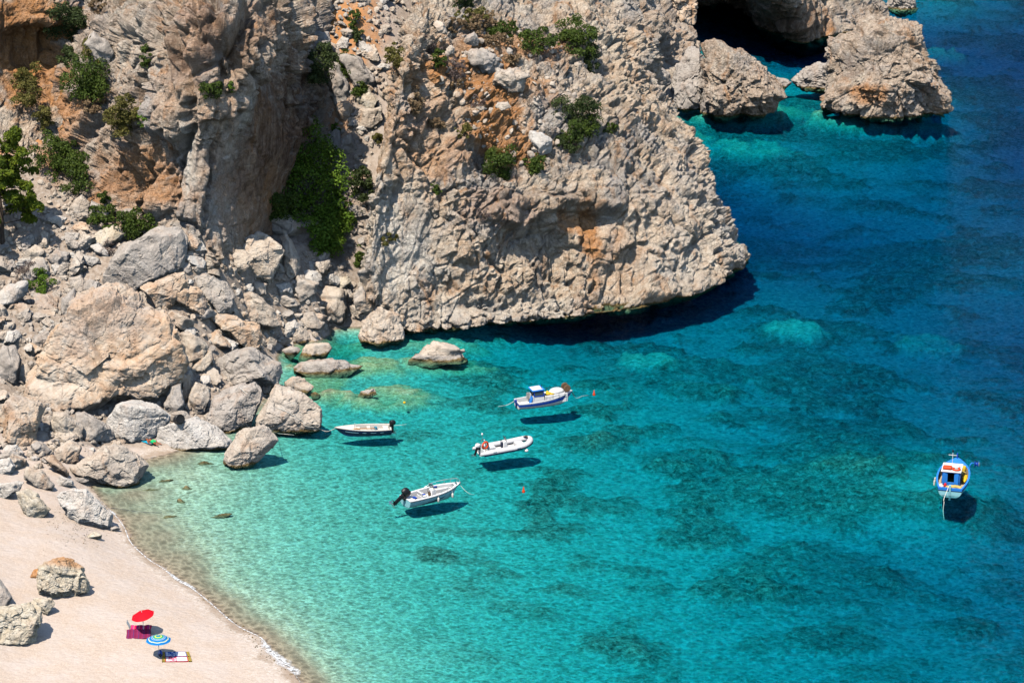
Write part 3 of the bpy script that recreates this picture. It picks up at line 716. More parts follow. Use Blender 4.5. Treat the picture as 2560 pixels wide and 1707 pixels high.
# rock behind the cliff so the cave has a closed hill over it
bpy.context.view_layer.update()
SURF = [beach, slope, seabed, headland, left_cliff, earth, gcliff, spur, farcliff]
def hit(px, py, objs=None):
    d = Vector(ray(px, py)).normalized(); best = None
    for o in (objs or SURF):
        ok, loc, nor, _ = o.ray_cast(Vector(ORG), d)
        if ok:
            t = (loc - Vector(ORG)).length
            if best is None or t < best[0]: best = (t, loc.copy(), nor.copy(), o)
    return best
# ------------------------------------------------------------------ boulders
def ico(sub):
    bm = bmesh.new(); bmesh.ops.create_icosphere(bm, subdivisions=sub, radius=1.0)
    V = np.array([v.co[:] for v in bm.verts]); Fc_ = np.array([[v.index for v in f.verts] for f in bm.faces]); bm.free()
    return V / np.linalg.norm(V, axis=1)[:, None], Fc_
ICO = {k: ico(k) for k in (1, 2, 3, 4, 5, 6, 7)}
def hull2d(pts):
    pts = sorted(set(map(tuple, pts)))
    def half(ps):
        h = []
        for p in ps:
            while len(h) > 1 and (h[-1][0]-h[-2][0])*(p[1]-h[-2][1]) - (h[-1][1]-h[-2][1])*(p[0]-h[-2][0]) <= 0: h.pop()
            h.append(p)
        return h
    a, b = half(pts), half(pts[::-1])
    return a[:-1] + b[:-1]
OUTLINES = []
def boulder(name, outline, label, mat='boulder', Y=None, sub=None, thick=0.75, seed=1, sea=False, cat='boulder', rough=1.0, bury=0.12, cfg=None, paints=(), group=None, add=True, p=60.0):
    pts = np.array(outline, float)
    if cfg is not None and cfg.get('big', 0) > .2:
        cb_ = np.array([pts[:, 0].mean(), pts[:, 1].max()]); pts = cb_ + (pts - cb_) * np.array([0.97, 0.98])
    x0, y0 = pts.min(0); x1, y1 = pts.max(0)
    if add: OUTLINES.append(pts)
    h = y1 - y0
    ext_px = math.sqrt((x1 - x0) * h)
    if sub is None: sub = 7 if ext_px > 230 else 6 if ext_px > 92 else 5 if ext_px > 30 else 4
    low = pts[pts[:, 1] > y1 - 0.22 * h]
    if Y is None:
        bx, by = pts[:, 0].mean(), y1
        if sea: Yb = WZ(bx, by, 0)[1]
        else:
            r = hit(bx, by - 0.05 * h, [beach, slope, seabed, headland, left_cliff, spur]); Yb = r[1].y if r else WZ(bx, by, 0)[1]
    # push the outline down so the foot is buried
    s_ = px_per_m(PY(pts[:, 0].mean(), y1, Y if Y is not None else Yb))
    ext = [(px + ((0.22 if ext_px < 90 else 0.0) * (px - pts[:, 0].mean()) if sea else 0), py + (max(0.10 * h, 0.9 * s_) if sea else bury * h)) for px, py in low]
    allp = hull2d([tuple(q) for q in pts] + ext)
    C2 = np.mean(allp, 0)
    s0 = px_per_m(PY(C2[0], C2[1], Y if Y is not None else Yb))
    rw = math.sqrt((x1 - x0) * max(h, 0.5 * (x1 - x0))) / s0 * 0.5
    T = thick * rw
    Yc = Y if Y is not None else Yb + (0.15 if sea else 0.55) * T
    C = PY(C2[0], C2[1], Yc)
    vd = (ORG - C); vd /= np.linalg.norm(vd)
    R = np.cross([0, 0, 1.0], vd); R /= np.linalg.norm(R); U = np.cross(vd, R)
    s = px_per_m(C)
    L = np.array([((px - C2[0]) / s, -(py - C2[1]) / s) for px, py in allp])
    rs = np.random.RandomState(seed + 1000)
    planes = []
    n = len(L)
    for i in range(n):
        a, b = L[i], L[(i + 1) % n]
        e = b - a
        if np.hypot(*e) < 0.02: continue
        nn = np.array([e[1], -e[0]]) / np.hypot(*e)
        if nn @ (a) < 0: nn = -nn
        d = nn @ a
        for tz in (rs.uniform(0.0, 0.55), -rs.uniform(0.0, 0.5)):
            v = np.array([nn[0], nn[1], tz]); k = np.linalg.norm(v); planes.append((v / k, max(d / k, 0.05 * rw)))
    for sgn in (1, -1):
        for _ in range(4):
            v = np.array([rs.normal() * 0.42, rs.normal() * 0.36, sgn]); v /= np.linalg.norm(v)
            planes.append((v, T * rs.uniform(0.85, 1.15)))
    D, Fi = ICO[sub]
    S = np.array([np.abs(L[:, 0]).max(), np.abs(L[:, 1]).max(), T]); S = S / S.max()
    Dn = D * S; Dn /= np.linalg.norm(Dn, axis=1)[:, None]
    acc = 0; Nl = 0
    for v, d in planes:
        q = np.maximum(Dn @ v / d, 0) ** p; acc = acc + q; Nl = Nl + q[:, None] * v
    Nl = Nl / (np.linalg.norm(Nl, axis=1)[:, None] + 1e-30); Nl = Nl + 0.6 * Dn; Nl /= np.linalg.norm(Nl, axis=1)[:, None]
    Pl = Dn * (acc ** (-1.0 / p))[:, None]
    Wd = np.stack([R, U, vd], 1)
    Pw = Pl @ Wd.T
    # broken faces
    k = 1.0 / rw
    Q = Pw + seed * 13.7
    Qw = Q + 0.12 * rw * np.stack([fbm(Q * k * 0.8 + i * 9, 2, seed + i) for i in range(3)], 1)
    f1, e1 = facet(Qw * k * 0.85, seed + 3, 0.9); f2, e2 = facet(Qw * k * 2.9, seed + 4, 0.9)
    f1 = f1 * smooth(0.0, 0.16, e1)
    disp = rough * rw * (0.13 * f1 + 0.055 * f2 - 0.012 * smooth(0.06, 0, e1) + 0.035 * fbm(Q * k * 1.2, 3, seed + 5))
    if sub >= 5:
        f3, e3 = facet(Qw * max(k * 7.0, 0.9), seed + 7, 0.9)
        disp = disp + rough * min(rw * 0.016, 0.06) * f3 + rough * min(rw * 0.012, 0.05) * fbm(Q * max(k * 12, 2.0), 2, seed + 8)
    if cfg: disp = disp + rock_detail(Pw + C, cfg, seed)
    Pw = Pw + (Nl @ Wd.T) * disp[:, None]
    me = np_mesh(name, Pw, Fi, cfg is None and sub < 6)
    if paints:
        qx, qy = project(Pw + C)
        for key in ('ochre', 'pale', 'dark'):
            v = np.zeros(len(Pw))
            for (kk, bx, by, rx, ry, st) in paints:
                if kk == key: v = np.maximum(v, st * smooth(1.2, 0.4, np.hypot((qx - bx) / rx, (qy - by) / ry) + 0.4 * fbm(Pw * 0.6, 3, 5)))
            set_attr(me, key, v)
    o = link(name, me, M[mat]); o.location = C
    if label: tag(o, label, cat, group)
    return o
def Z4(*p): return [(x / 2.7506, 500 + y / 2.7506) for x, y in p]
def Z6(*p): return [(x / 2.2176, 1000 + y / 2.2176) for x, y in p]
def Z3(*p): return [(1550 + x / 2.7506, y / 2.7506) for x, y in p]
def Z2(*p): return [(750 + x / 2.7506, y / 2.7506) for x, y in p]
def ZS(*p): return [(600 + x / 3.336, 850 + y / 3.336) for x, y in p]

big = dict(scale=1.2, big=0.3, f1=0.45, f2=0.25, crack=.2, ridge=.1, fine=.05, f3=.12, stretch=(1, 1, .8))
# rocks standing in the sea, far to near
boulder('sea_stack', Z3((1390,700),(1420,560),(1460,430),(1440,320),(1540,260),(1640,160),(1730,110),(1850,110),(1960,150),(2080,240),(2130,290),(2180,400),(2230,560),(2290,700),(2150,740),(1950,755),(1700,750),(1500,730)),
    'large craggy sea stack standing alone offshore at the top', 'rock_grey', sea=True, seed=11, cfg=dict(scale=.9, big=.5, f1=1.0, f2=.5, crack=.4, ridge=.15, fine=.06, f3=.24, stretch=(.9, 1, .9), bed=.5), rough=1.0, thick=.8, cat='sea stack',
    paints=[('ochre',2170,235,60,32,.85),('dark',2120,170,30,40,.4)])
boulder('sea_rock', Z3((550,420),(560,330),(620,280),(700,300),(790,370),(900,420),(1000,490),(1080,580),(1120,640),(1080,700),(990,740),(800,770),(660,770),(590,700),(540,560)),
    'big knobbly rock at the foot of the spur opposite the sea stack', 'rock_grey', sea=True, seed=12, cfg=dict(scale=1.1, big=.4, f1=.7, f2=.5, crack=.3, ridge=.15, fine=.06, f3=.24, stretch=(.9, 1, .9), bed=.4), cat='rock')
boulder('sea_rock', Z3((340,600),(390,380),(440,290),(540,340),(570,500),(590,700),(480,725),(380,700)), 'tall smooth slab leaning between spur and knobbly rock', 'boulder_grey', sea=True, seed=13, cat='rock', cfg=big)
boulder('sea_rock', Z3((250,480),(290,465),(345,510),(350,570),(280,625),(255,560)), 'small pointed rock wedged in the cleft of the spur', 'boulder_grey', seed=14, Y=352, cat='rock')
boulder('sea_rock', Z3((270,690),(330,580),(400,640),(410,700),(340,725)), 'low dark rock at the waterline under the cleft', 'boulder_grey', seed=15, sea=True, cat='rock')
boulder('sea_rock', Z3((1170,555),(1230,500),(1350,440),(1440,432),(1500,450),(1490,560),(1390,592),(1280,582)), 'low smooth whaleback rock joined to the sea stack', 'boulder_grey', sea=True, seed=16, cat='rock', cfg=dict(scale=1.2,big=.15,f1=.25,f2=.12,crack=.1,ridge=.1,fine=.06,f3=.06))
boulder('sea_rock', Z3((1060,560),(1080,530),(1150,545),(1180,570),(1120,590)), 'flat little rock between knobbly rock and whaleback', 'boulder_grey', sea=True, seed=17, cat='rock')
boulder('overhang_block', Z3((230,-10),(300,-120),(500,-120),(532,40),(520,130),(430,168),(320,120)), 'reddish hanging block beside the dark sea cave', 'boulder_orange', Y=378, seed=18, cat='rock', cfg=big)
boulder('sea_rock', Z3((1700,60),(1720,10),(1800,-5),(1850,50),(1880,115),(1790,150),(1720,130)), 'grey rock shoulder behind the sea stack', 'rock_grey', sea=True, seed=19, cat='rock', cfg=big)
boulder('sea_rock', Z3((1850,30),(1870,-60),(2000,-60),(2025,30),(1960,52),(1890,55)), 'dark rock cut by the top edge of the picture', 'boulder_grey', sea=True, seed=20, cat='rock', cfg=big)
boulder('sea_rock', ZS((1470,125),(1530,62),(1612,55),(1622,8),(1740,20),(1865,95),(1800,128),(1600,132)), 'pointed grey rock rising alone from the turquoise bay', 'boulder', sea=True, seed=21, cat='rock', rough=1.4)
boulder('sea_rock', ZS((1395,180),(1480,118),(1870,98),(2060,122),(1850,170),(1600,190)), 'brown weedy shelf around the pointed bay rock', 'boulder_grey', Y=WZ(1115,893,0)[1], seed=22, cat='rock', thick=.5, bury=.5)
boulder('sea_rock', [(900,836),(912,792),(945,768),(990,785),(1008,830),(955,845)], 'rounded pale block at the left foot of the headland', 'boulder', sea=True, seed=29, cat='rock', cfg=dict(scale=1.3, big=.1, f1=.25, f2=.2, crack=.1, ridge=.08, fine=.05, f3=.12))
_s1 = boulder('sea_rock', ZS((505,92),(560,20),(640,0),(740,10),(770,62),(680,100),(560,108)), 'rounded grey rock near the foot of the headland', 'boulder', sea=True, seed=23, cat='rock')
_s2 = boulder('sea_rock', ZS((430,215),(500,165),(620,130),(750,135),(880,175),(1030,195),(850,228),(600,245)), 'long flat brown rock awash below the boulder pile', 'boulder_grey', sea=True, seed=24, cat='rock', thick=.5)
boulder('sea_rock', ZS((370,350),(430,303),(510,315),(630,390),(500,415),(400,395)), 'half drowned ochre rock beside the grey boulders', 'boulder', sea=True, seed=25, cat='rock')
boulder('sea_rock', ZS((350,80),(420,50),(500,60),(510,90),(420,105)), 'flat weedy rock tucked under the boulders at the inlet', 'boulder_grey', sea=True, seed=26, cat='rock', thick=.6)
boulder('sea_rock', ZS((930,490),(1000,425),(1120,402),(1215,400),(1180,440),(1050,478)), 'thin ochre ridge of reef just breaking the surface', 'boulder_grey', Y=WZ(925,985,-.1)[1], seed=27, cat='rock', thick=.35, bury=.3)
boulder('sea_rock', ZS((590,450),(630,430),(670,455),(660,490),(600,490)), 'small sunken stone east of the grey boulders', 'boulder_grey', Y=WZ(790,990,-.3)[1], seed=28, cat='rock')
for i, (q, lb) in enumerate(((Z6((845,460),(900,440),(965,442),(940,462)), 'thin mossy sunken stone nearest the tilted shore boulder'), (Z6((760,500),(830,490),(905,495),(860,508)), 'flat mossy sunken stone off the wet sand'),
        (Z6((995,500),(1030,475),(1070,490),(1040,515)), 'round mossy sunken stone in the shallows'), (Z6((970,550),(1000,545),(1042,580),(1010,592)), 'oval mossy sunken stone in the middle of the shallows'),
        (Z6((845,660),(920,640),(985,645),(900,668)), 'long mossy sunken stone near the thin rope'), (Z6((1165,650),(1230,625),(1295,630),(1230,655)), 'mossy sunken stone farthest out in the shallows'),
        (Z6((1090,350),(1130,335),(1190,355),(1130,378)), 'broad mossy sunken stone before the wet rock'))):
    c = np.mean(q, 0)
    boulder('sunken_stone', q, lb, 'boulder_grey', Y=WZ(c[0], c[1], -.27)[1], seed=30 + i, thick=.6, bury=.4, cat='stone', group='mossy stones under the shallow water')

_s2.location.z -= 0.38; _s1.location.z -= 0.2
# boulders of the pile, back to front
boulder('boulder', Z4((1750,190),(1850,120),(2000,100),(2200,160),(2150,210),(2020,260),(1900,230)), 'flat overhanging boulder under the big green bush', seed=41, thick=.8)
boulder('boulder', Z4((1930,240),(1990,230),(2060,400),(2060,490),(1990,520),(1930,450),(1960,350)), 'narrow upright boulder leaning on the square tan block', seed=42)
boulder('boulder', Z4((1600,360),(1690,270),(1780,220),(1900,280),(1970,350),(1930,440),(1840,550),(1700,490),(1620,420)), 'square tan boulder in front of the big bush', seed=43)
boulder('boulder', Z4((630,610),(700,500),(830,310),(960,240),(1100,180),(1180,200),(1260,200),(1285,250),(1270,400),(1240,480),(1070,550),(950,590),(840,620)), 'huge tilted grey slab pointing up behind the largest boulder', 'boulder_grey', seed=44, thick=.55, rough=.7)
boulder('boulder', Z4((2140,640),(2250,590),(2370,620),(2400,700),(2350,830),(2250,820),(2160,720)), 'rounded grey boulder at the left foot of the headland', seed=45)
boulder('boulder', Z4((2290,560),(2330,525),(2400,530),(2420,580),(2360,615),(2300,600)), 'bright orange tinged stone lying on the rounded boulder', 'boulder_cream', seed=46)
boulder('boulder', Z4((2010,590),(2040,510),(2200,570),(2180,640),(2060,690)), 'grey boulder in the middle of the gully mouth', seed=47)
boulder('boulder', Z4((2430,640),(2490,590),(2530,660),(2520,740),(2440,745)), 'dark edged boulder against the headland wall', seed=48)
boulder('boulder', Z4((2060,790),(2150,765),(2240,850),(2200,890),(2090,870)), 'low boulder at the water in the inlet', seed=49)
boulder('boulder', Z4((1830,670),(1920,640),(2040,690),(2070,720),(1960,730)), 'long flat rock between the grey wedge and the gully', seed=50)
boulder('boulder', Z4((1600,640),(1720,620),(1900,760),(1930,840),(1850,860),(1700,840),(1620,800)), 'grey wedge of rock sloping towards the inlet', 'boulder', seed=51)
boulder('boulder', Z4((1690,600),(1740,550),(1830,580),(1835,640),(1760,660)), 'small square grey boulder on top of the wedge', seed=52)
boulder('boulder', Z4((1280,500),(1420,485),(1560,560),(1610,650),(1600,740),(1500,790),(1380,650)), 'overhanging shadowed block above the cracked slabs', 'boulder_grey', seed=53)
boulder('boulder', Z4((950,580),(1080,545),(1280,490),(1300,560),(1180,620),(1150,760),(1090,740)), 'brown split slab leaning left above the dark gap', 'boulder_orange', seed=54, thick=.6)
boulder('boulder', Z4((1150,660),(1290,590),(1380,620),(1470,760),(1440,810),(1330,760),(1210,700)), 'reddish cracked slab tilted towards the water', 'boulder_orange', seed=55, thick=.5)
boulder('boulder', Z4((1330,760),(1470,740),(1640,800),(1790,860),(1805,960),(1750,1040),(1650,1000),(1500,900)), 'long rusty block at the right end of the pile', 'boulder_orange', seed=56)
boulder('boulder', Z4((1140,780),(1180,755),(1340,830),(1340,895),(1260,905),(1150,830)), 'small brown block under the reddish slab', 'boulder', seed=57)
boulder('boulder', Z4((1410,930),(1500,890),(1590,1010),(1500,1010),(1430,980)), 'thin orange rock below the rusty block', 'boulder_orange', seed=58)
boulder('boulder', Z4((140,1330),(220,1180),(390,960),(470,800),(560,680),(720,615),(830,600),(960,660),(1030,740),(1130,800),(1250,900),(1270,1020),(1290,1130),(1200,1260),(1020,1340),(700,1420),(440,1430),(280,1380)),
    'largest boulder of all, orange and grey, on the scree', 'boulder_orange', seed=59, thick=.60, bury=.02, rough=1.0, cfg=dict(scale=.9, big=.12, f1=.32, f2=.20, crack=.10, ridge=.08, fine=.05, f3=.09, stretch=(.8, 1, 1), rot=(.6, 0), bed=.3),
    paints=[('pale',150,960,90,50,.6),('pale',380,960,60,60,.35),('dark',330,1000,60,30,.15),('ochre',240,770,80,60,.25),('ochre',330,900,60,60,.2)])
boulder('boulder', Z4((1240,1050),(1250,920),(1300,905),(1400,960),(1440,1010),(1400,1080),(1270,1110)), 'upright block touching the right side of the largest boulder', 'boulder', seed=60)
boulder('boulder', Z4((1310,1150),(1400,1080),(1460,1035),(1467,1100),(1390,1175),(1320,1185)), 'small wedge below the upright block', seed=61)
boulder('boulder', Z4((1430,1260),(1460,1120),(1560,1050),(1700,1020),(1850,1060),(1920,1130),(1935,1200),(1900,1275),(1780,1265),(1600,1295),(1480,1295)), 'big grey boulder above the two at the waterline', 'boulder_grey', seed=62)
boulder('boulder', Z4((1790,1260),(1820,1235),(1870,1280),(1840,1340),(1800,1320)), 'small stone wedged between the waterline boulders', seed=63)
boulder('boulder', Z4((1420,1490),(1460,1380),(1530,1300),(1760,1250),(1815,1310),(1790,1400),(1720,1500),(1600,1555),(1500,1555)), 'rounded grey boulder at the water, nearer the black drum', 'boulder_grey', seed=64, sea=True)
boulder('boulder', Z4((1755,1490),(1820,1380),(1900,1262),(2000,1290),(2150,1380),(2225,1450),(2200,1525),(2050,1550),(1850,1545)), 'pale grey boulder at the water with a rope across it', 'boulder', seed=65, sea=True)
boulder('boulder', Z4((1240,1350),(1260,1200),(1310,1190),(1320,1340),(1280,1390)), 'rusty upright stone right of the deep shadow', 'boulder_orange', seed=66)
boulder('boulder', Z4((1280,1380),(1350,1250),(1440,1290),(1450,1350),(1400,1450),(1290,1470)), 'tan broken rock above the black drum', 'boulder', seed=67)
boulder('boulder', Z4((1130,1400),(1180,1280),(1250,1260),(1270,1420),(1200,1480),(1140,1470)), 'grey rock beside the deep shadow of the largest boulder', 'boulder_grey', seed=68)
boulder('boulder', Z6((575,110),(640,30),(740,0),(850,20),(950,90),(945,130),(870,150),(862,200),(790,212),(690,225),(620,185)), 'bright white boulder between drum and largest boulder', 'boulder_white', seed=69, rough=.7)
boulder('boulder', Z6((860,212),(890,140),(1000,120),(1100,98),(1190,140),(1285,232),(1200,245),(1050,255),(910,245)), 'long white boulder at the water beside the sunbather', 'boulder_white', seed=70, sea=True, rough=.7)
boulder('boulder', Z6((1240,295),(1300,210),(1340,160),(1470,143),(1530,200),(1550,232),(1480,292),(1400,315),(1300,335)), 'boulder in the shallows with an orange weed skirt', 'boulder', seed=71, sea=True, rough=.8)
boulder('boulder', Z6((400,130),(420,60),(470,55),(600,140),(640,205),(560,225),(440,195)), 'grey boulder left of the white one', 'boulder_grey', seed=72)
boulder('boulder', Z6((280,150),(300,60),(370,65),(400,120),(460,150),(440,210),(330,215)), 'broken grey rock beside the orange boulder', 'boulder', seed=73)
boulder('boulder', Z6((10,200),(15,30),(60,-20),(120,-35),(215,0),(247,40),(240,100),(160,245),(60,235)), 'orange boulder at the left below the largest one', 'boulder_orange', seed=74)
boulder('boulder', Z6((380,355),(450,320),(600,250),(690,255),(760,300),(822,370),(775,450),(670,488),(560,440),(400,405)), 'big tilted boulder where rocks meet the wet sand', 'boulder', seed=75)
boulder('boulder', Z6((315,530),(330,500),(400,488),(500,500),(560,560),(632,640),(622,692),(500,692),(420,672),(370,610)), 'ridged boulder lying on the sand at the rock edge', 'boulder_white', seed=76)
boulder('boulder', Z6((90,500),(160,488),(220,550),(292,612),(230,640),(150,652),(120,600)), 'cream rock half buried at the top of the beach', 'boulder_cream', seed=77)
boulder('boulder', Z6((-20,460),(100,448),(142,460),(100,512),(-20,552)), 'flat pale slab at the left edge above the sand', 'boulder_white', seed=78)
boulder('boulder', Z6((130,420),(150,358),(240,390),(302,470),(290,492),(190,482)), 'wedge shaped boulder behind the cream rock', 'boulder', seed=79)
boulder('boulder', Z6((300,270),(400,218),(452,260),(430,330),(360,352),(310,312)), 'blocky boulder above the tilted one', 'boulder', seed=80)
boulder('boulder', Z6((160,242),(220,228),(292,280),(260,302),(190,292)), 'smooth small boulder under the orange one', 'boulder_grey', seed=81)
boulder('boulder', Z6((245,312),(300,298),(380,400),(372,422),(300,382)), 'narrow slanting boulder between wedge and blocky one', 'boulder', seed=82)
boulder('boulder', Z6((-20,330),(60,318),(92,370),(60,412),(-20,405)), 'pale rounded boulder at the left edge of the rocks', 'boulder_white', seed=83)
boulder('boulder', Z6((300,440),(340,415),(410,450),(410,480),(330,478)), 'small boulder at the top of the shingle', 'boulder_white', seed=84)
boulder('boulder', Z6((400,430),(470,425),(497,450),(470,462),(410,455)), 'low dark stone in the shade of the tilted boulder', 'boulder_grey', seed=85)
boulder('beach_rock', Z6((-50,1010),(0,985),(30,1040),(72,1100),(20,1142),(-60,1142)), 'grey rock cut by the left edge on the sand', 'boulder_grey', seed=86, cat='rock')
boulder('beach_rock', Z6((190,960),(230,905),(300,868),(400,880),(442,920),(492,1010),(482,1072),(390,1098),(280,1098),(200,1055)), 'cream rock with a red top standing on the beach', 'boulder_cream', seed=87, cat='rock', rough=1.6, bury=.05, paints=[('ochre',165,1400,70,18,.8)])
boulder('beach_rock', Z6((-60,1180),(60,1122),(180,1100),(230,1150),(242,1220),(192,1310),(160,1342),(-60,1325)), 'large cream rock at the left edge of the beach', 'boulder_cream', seed=88, cat='rock', rough=1.6, bury=.05)
boulder('beach_rock', Z6((180,1090),(290,1095),(307,1130),(252,1192),(225,1160)), 'small cream rock leaning behind the large one', 'boulder_cream', seed=89, cat='rock', bury=.05)
boulder('beach_rock', Z6((163,985),(190,935),(222,930),(215,985)), 'red stone at the left side of the red topped rock', 'boulder_orange', seed=90, cat='rock', paints=[('ochre',87,1433,30,30,1)])
boulder('beach_rock', Z6((465,772),(490,745),(525,728),(568,750),(560,768)), 'low pale stone lying on the white shingle', 'boulder_cream', seed=91, cat='rock', bury=.05)
boulder('beach_rock', Z6((588,712),(640,698),(667,714),(630,727)), 'flat grey stone at the edge of the wet sand', 'boulder_grey', seed=92, cat='rock', bury=.05)
# upper scree and gully rocks
boulder('boulder', Z4((460,70),(520,-10),(570,-40),(620,20),(610,110),(520,105)), 'tan block at the top of the scree by the cliff foot', seed=101)
boulder('boulder', Z4((610,110),(630,-10),(720,40),(772,90),(765,150),(690,160)), 'grey slab beside the tan block at the cliff foot', 'boulder_grey', seed=102)
boulder('boulder', Z4((620,270),(680,200),(790,170),(885,215),(880,255),(800,300),(700,330)), 'cream boulder behind the tip of the tilted slab', 'boulder_cream', seed=103)
boulder('boulder', Z4((490,385),(560,365),(690,400),(695,440),(620,470),(530,430)), 'flat cream slab on the open scree', 'boulder_white', seed=104)
boulder('boulder', Z4((620,310),(680,290),(745,350),(740,395),(660,370)), 'layered pale rock above the flat cream slab', 'boulder_white', seed=105)
boulder('boulder', Z4((-20,640),(60,580),(190,560),(190,640),(90,720),(-20,735)), 'pale boulder at the left edge under the grass clump', 'boulder_white', seed=106)
boulder('boulder', Z4((320,400),(380,340),(480,370),(470,430),(390,450)), 'rounded grey boulder in the shade of the pine', 'boulder_grey', seed=107)
boulder('boulder', Z4((410,790),(430,680),(520,600),(530,690),(490,780)), 'upright grey shard left of the largest boulder', 'boulder_grey', seed=108)
boulder('boulder', Z4((470,600),(480,530),(560,520),(620,580),(620,640),(520,630)), 'blocky grey boulder at the foot of the tilted slab', 'boulder', seed=109)
boulder('boulder', Z4((350,900),(400,840),(450,850),(430,910),(370,930)), 'brownish stone against the left side of the largest boulder', 'boulder', seed=110)
boulder('boulder', Z4((-20,1060),(30,1000),(110,1010),(140,1120),(100,1240),(-20,1250)), 'grey boulder at the left edge beside the largest one', 'boulder_grey', seed=111)
boulder('boulder', Z4((130,1260),(140,1140),(190,1120),(220,1180),(190,1240)), 'upright tan stone beside the left edge boulder', 'boulder', seed=112)
boulder('boulder', Z4((190,1000),(240,930),(330,900),(370,940),(280,1000)), 'flat grey rock on the slope left of the largest boulder', 'boulder_grey', seed=113)
boulder('boulder', Z2((170,500),(200,420),(270,430),(330,560),(330,680),(240,700),(190,600)), 'upright cracked rock high in the gully', 'boulder_grey', seed=114)
boulder('boulder', Z2((250,380),(300,365),(420,400),(510,560),(500,610),(380,590),(330,520)), 'smooth grey dome in the gully behind a bush', 'boulder_grey', seed=115)
boulder('boulder', Z2((390,680),(470,620),(545,690),(500,740),(420,735)), 'cream angular block in the gully', 'boulder_cream', seed=116)
boulder('boulder', Z2((370,800),(420,740),(560,740),(575,830),(500,875),(390,860)), 'tan block wedged against the headland ridge', 'boulder', seed=117)
boulder('boulder', Z2((235,740),(260,700),(330,690),(375,760),(340,830),(270,800)), 'rust stained rock under the upright gully rock', 'boulder_orange', seed=118)
boulder('boulder', Z2((180,960),(210,880),(280,900),(290,1060),(220,1110)), 'tall grey rock above the big bush', 'boulder_grey', seed=119)
boulder('boulder', Z2((45,260),(100,215),(200,220),(220,330),(140,350),(60,330)), 'dark grey block in the shade at the gully head', 'boulder_grey', seed=120)
boulder('boulder', [(210,110),(235,75),(265,95),(288,140),(270,165),(240,160)], 'grey block lodged among bushes high on the left cliff', 'boulder_grey', seed=121)
# outcrops on the headland terrace
boulder('boulder', Z2((1120,290),(1150,240),(1200,215),(1235,270),(1220,310),(1160,310)), 'grey boulder resting on the orange terrace', 'boulder_grey', seed=131)
boulder('boulder', Z2((910,170),(940,135),(990,160),(1015,225),(960,225)), 'pale rock beside the tan bushes on the terrace', 'boulder', seed=132)
boulder('boulder', Z2((1100,420),(1130,345),(1210,335),(1300,390),(1390,420),(1360,470),(1280,500),(1170,450)), 'fluted grey outcrop across the orange terrace', 'boulder_grey', seed=133, rough=2.0)
boulder('boulder', Z2((1310,570),(1370,480),(1480,460),(1570,530),(1530,610),(1430,620)), 'lumpy layered outcrop in the middle of the terrace', 'boulder', seed=134, rough=2.0)
boulder('boulder', Z2((1410,360),(1430,325),(1465,345),(1460,385),(1425,385)), 'small rounded stone high on the terrace', 'boulder_grey', seed=135)
boulder('boulder', Z2((1340,735),(1360,705),(1430,700),(1455,740),(1390,760)), 'flat stone low on the orange terrace', 'boulder', seed=136)
boulder('boulder', Z2((1570,960),(1580,900),(1660,910),(1740,960),(1740,1030),(1650,1060)), 'cracked pale block at the rim of the headland wall', 'boulder_white', seed=137)
boulder('boulder', Z2((1000,340),(1040,310),(1065,330),(1060,370),(1010,360)), 'squarish stone left of the orange soil', 'boulder', seed=138)
boulder('boulder', Z2((1190,740),(1260,725),(1290,750),(1240,765)), 'thin flat stone among dry shrubs of the terrace', 'boulder', seed=139)

# ------------------------------------------------------------------ loose rocks: counted ones as individuals, rubble as stuff
def in_poly(x, y, poly):
    c = False; n = len(poly)
    for i in range(n):
        x0, y0 = poly[i]; x1, y1 = poly[(i + 1) % n]
        if (y0 > y) != (y1 > y) and x < (x1 - x0) * (y - y0) / (y1 - y0) + x0: c = not c
    return c
SCREE_POLY = [(-40,600),(100,560),(240,480),(420,570),(560,650),(650,620),(860,640),(910,790),(700,880),(560,1060),(330,1085),(260,1150),(110,1170),(-40,1170)]
GULLY_POLY = [(800,0),(1030,0),(1000,110),(960,260),(930,400),(910,620),(880,640),(800,430),(830,230)]
rng = random.Random(5)
protos = []
def proto_rock(seed, sub=4):
    rs = np.random.RandomState(seed)
    D, Fi = ICO[sub]
    acc = 0
    for _ in range(11):
        v = rs.normal(size=3); v /= np.linalg.norm(v); acc = acc + np.maximum(D @ v / rs.uniform(.62, 1.0), 0) ** 30
    P = D * (np.maximum(acc, 1e-6) ** (-1 / 30.0))[:, None]
    P = P * np.array([1.0, rs.uniform(.65, .95), rs.uniform(.5, .8)])
    if sub > 2:
        f2, e2 = facet(P * 2.2 + seed, seed, .9)
        P = P * (1 + 0.14 * f2 + 0.05 * fbm(P * 3, 2, seed))[:, None]
    else: P = P * (1 + 0.1 * perlin(P * 2 + seed, seed))[:, None]
    return P, Fi
MIX = ['boulder', 'boulder', 'boulder_grey', 'boulder_white', 'boulder_orange']
for k in range(14):
    P, Fi = proto_rock(500 + k, 4)
    me = np_mesh('rock', P, Fi, False); me.materials.append(M[MIX[k % len(MIX)]]); protos.append(me)
count = 0; tries = 0
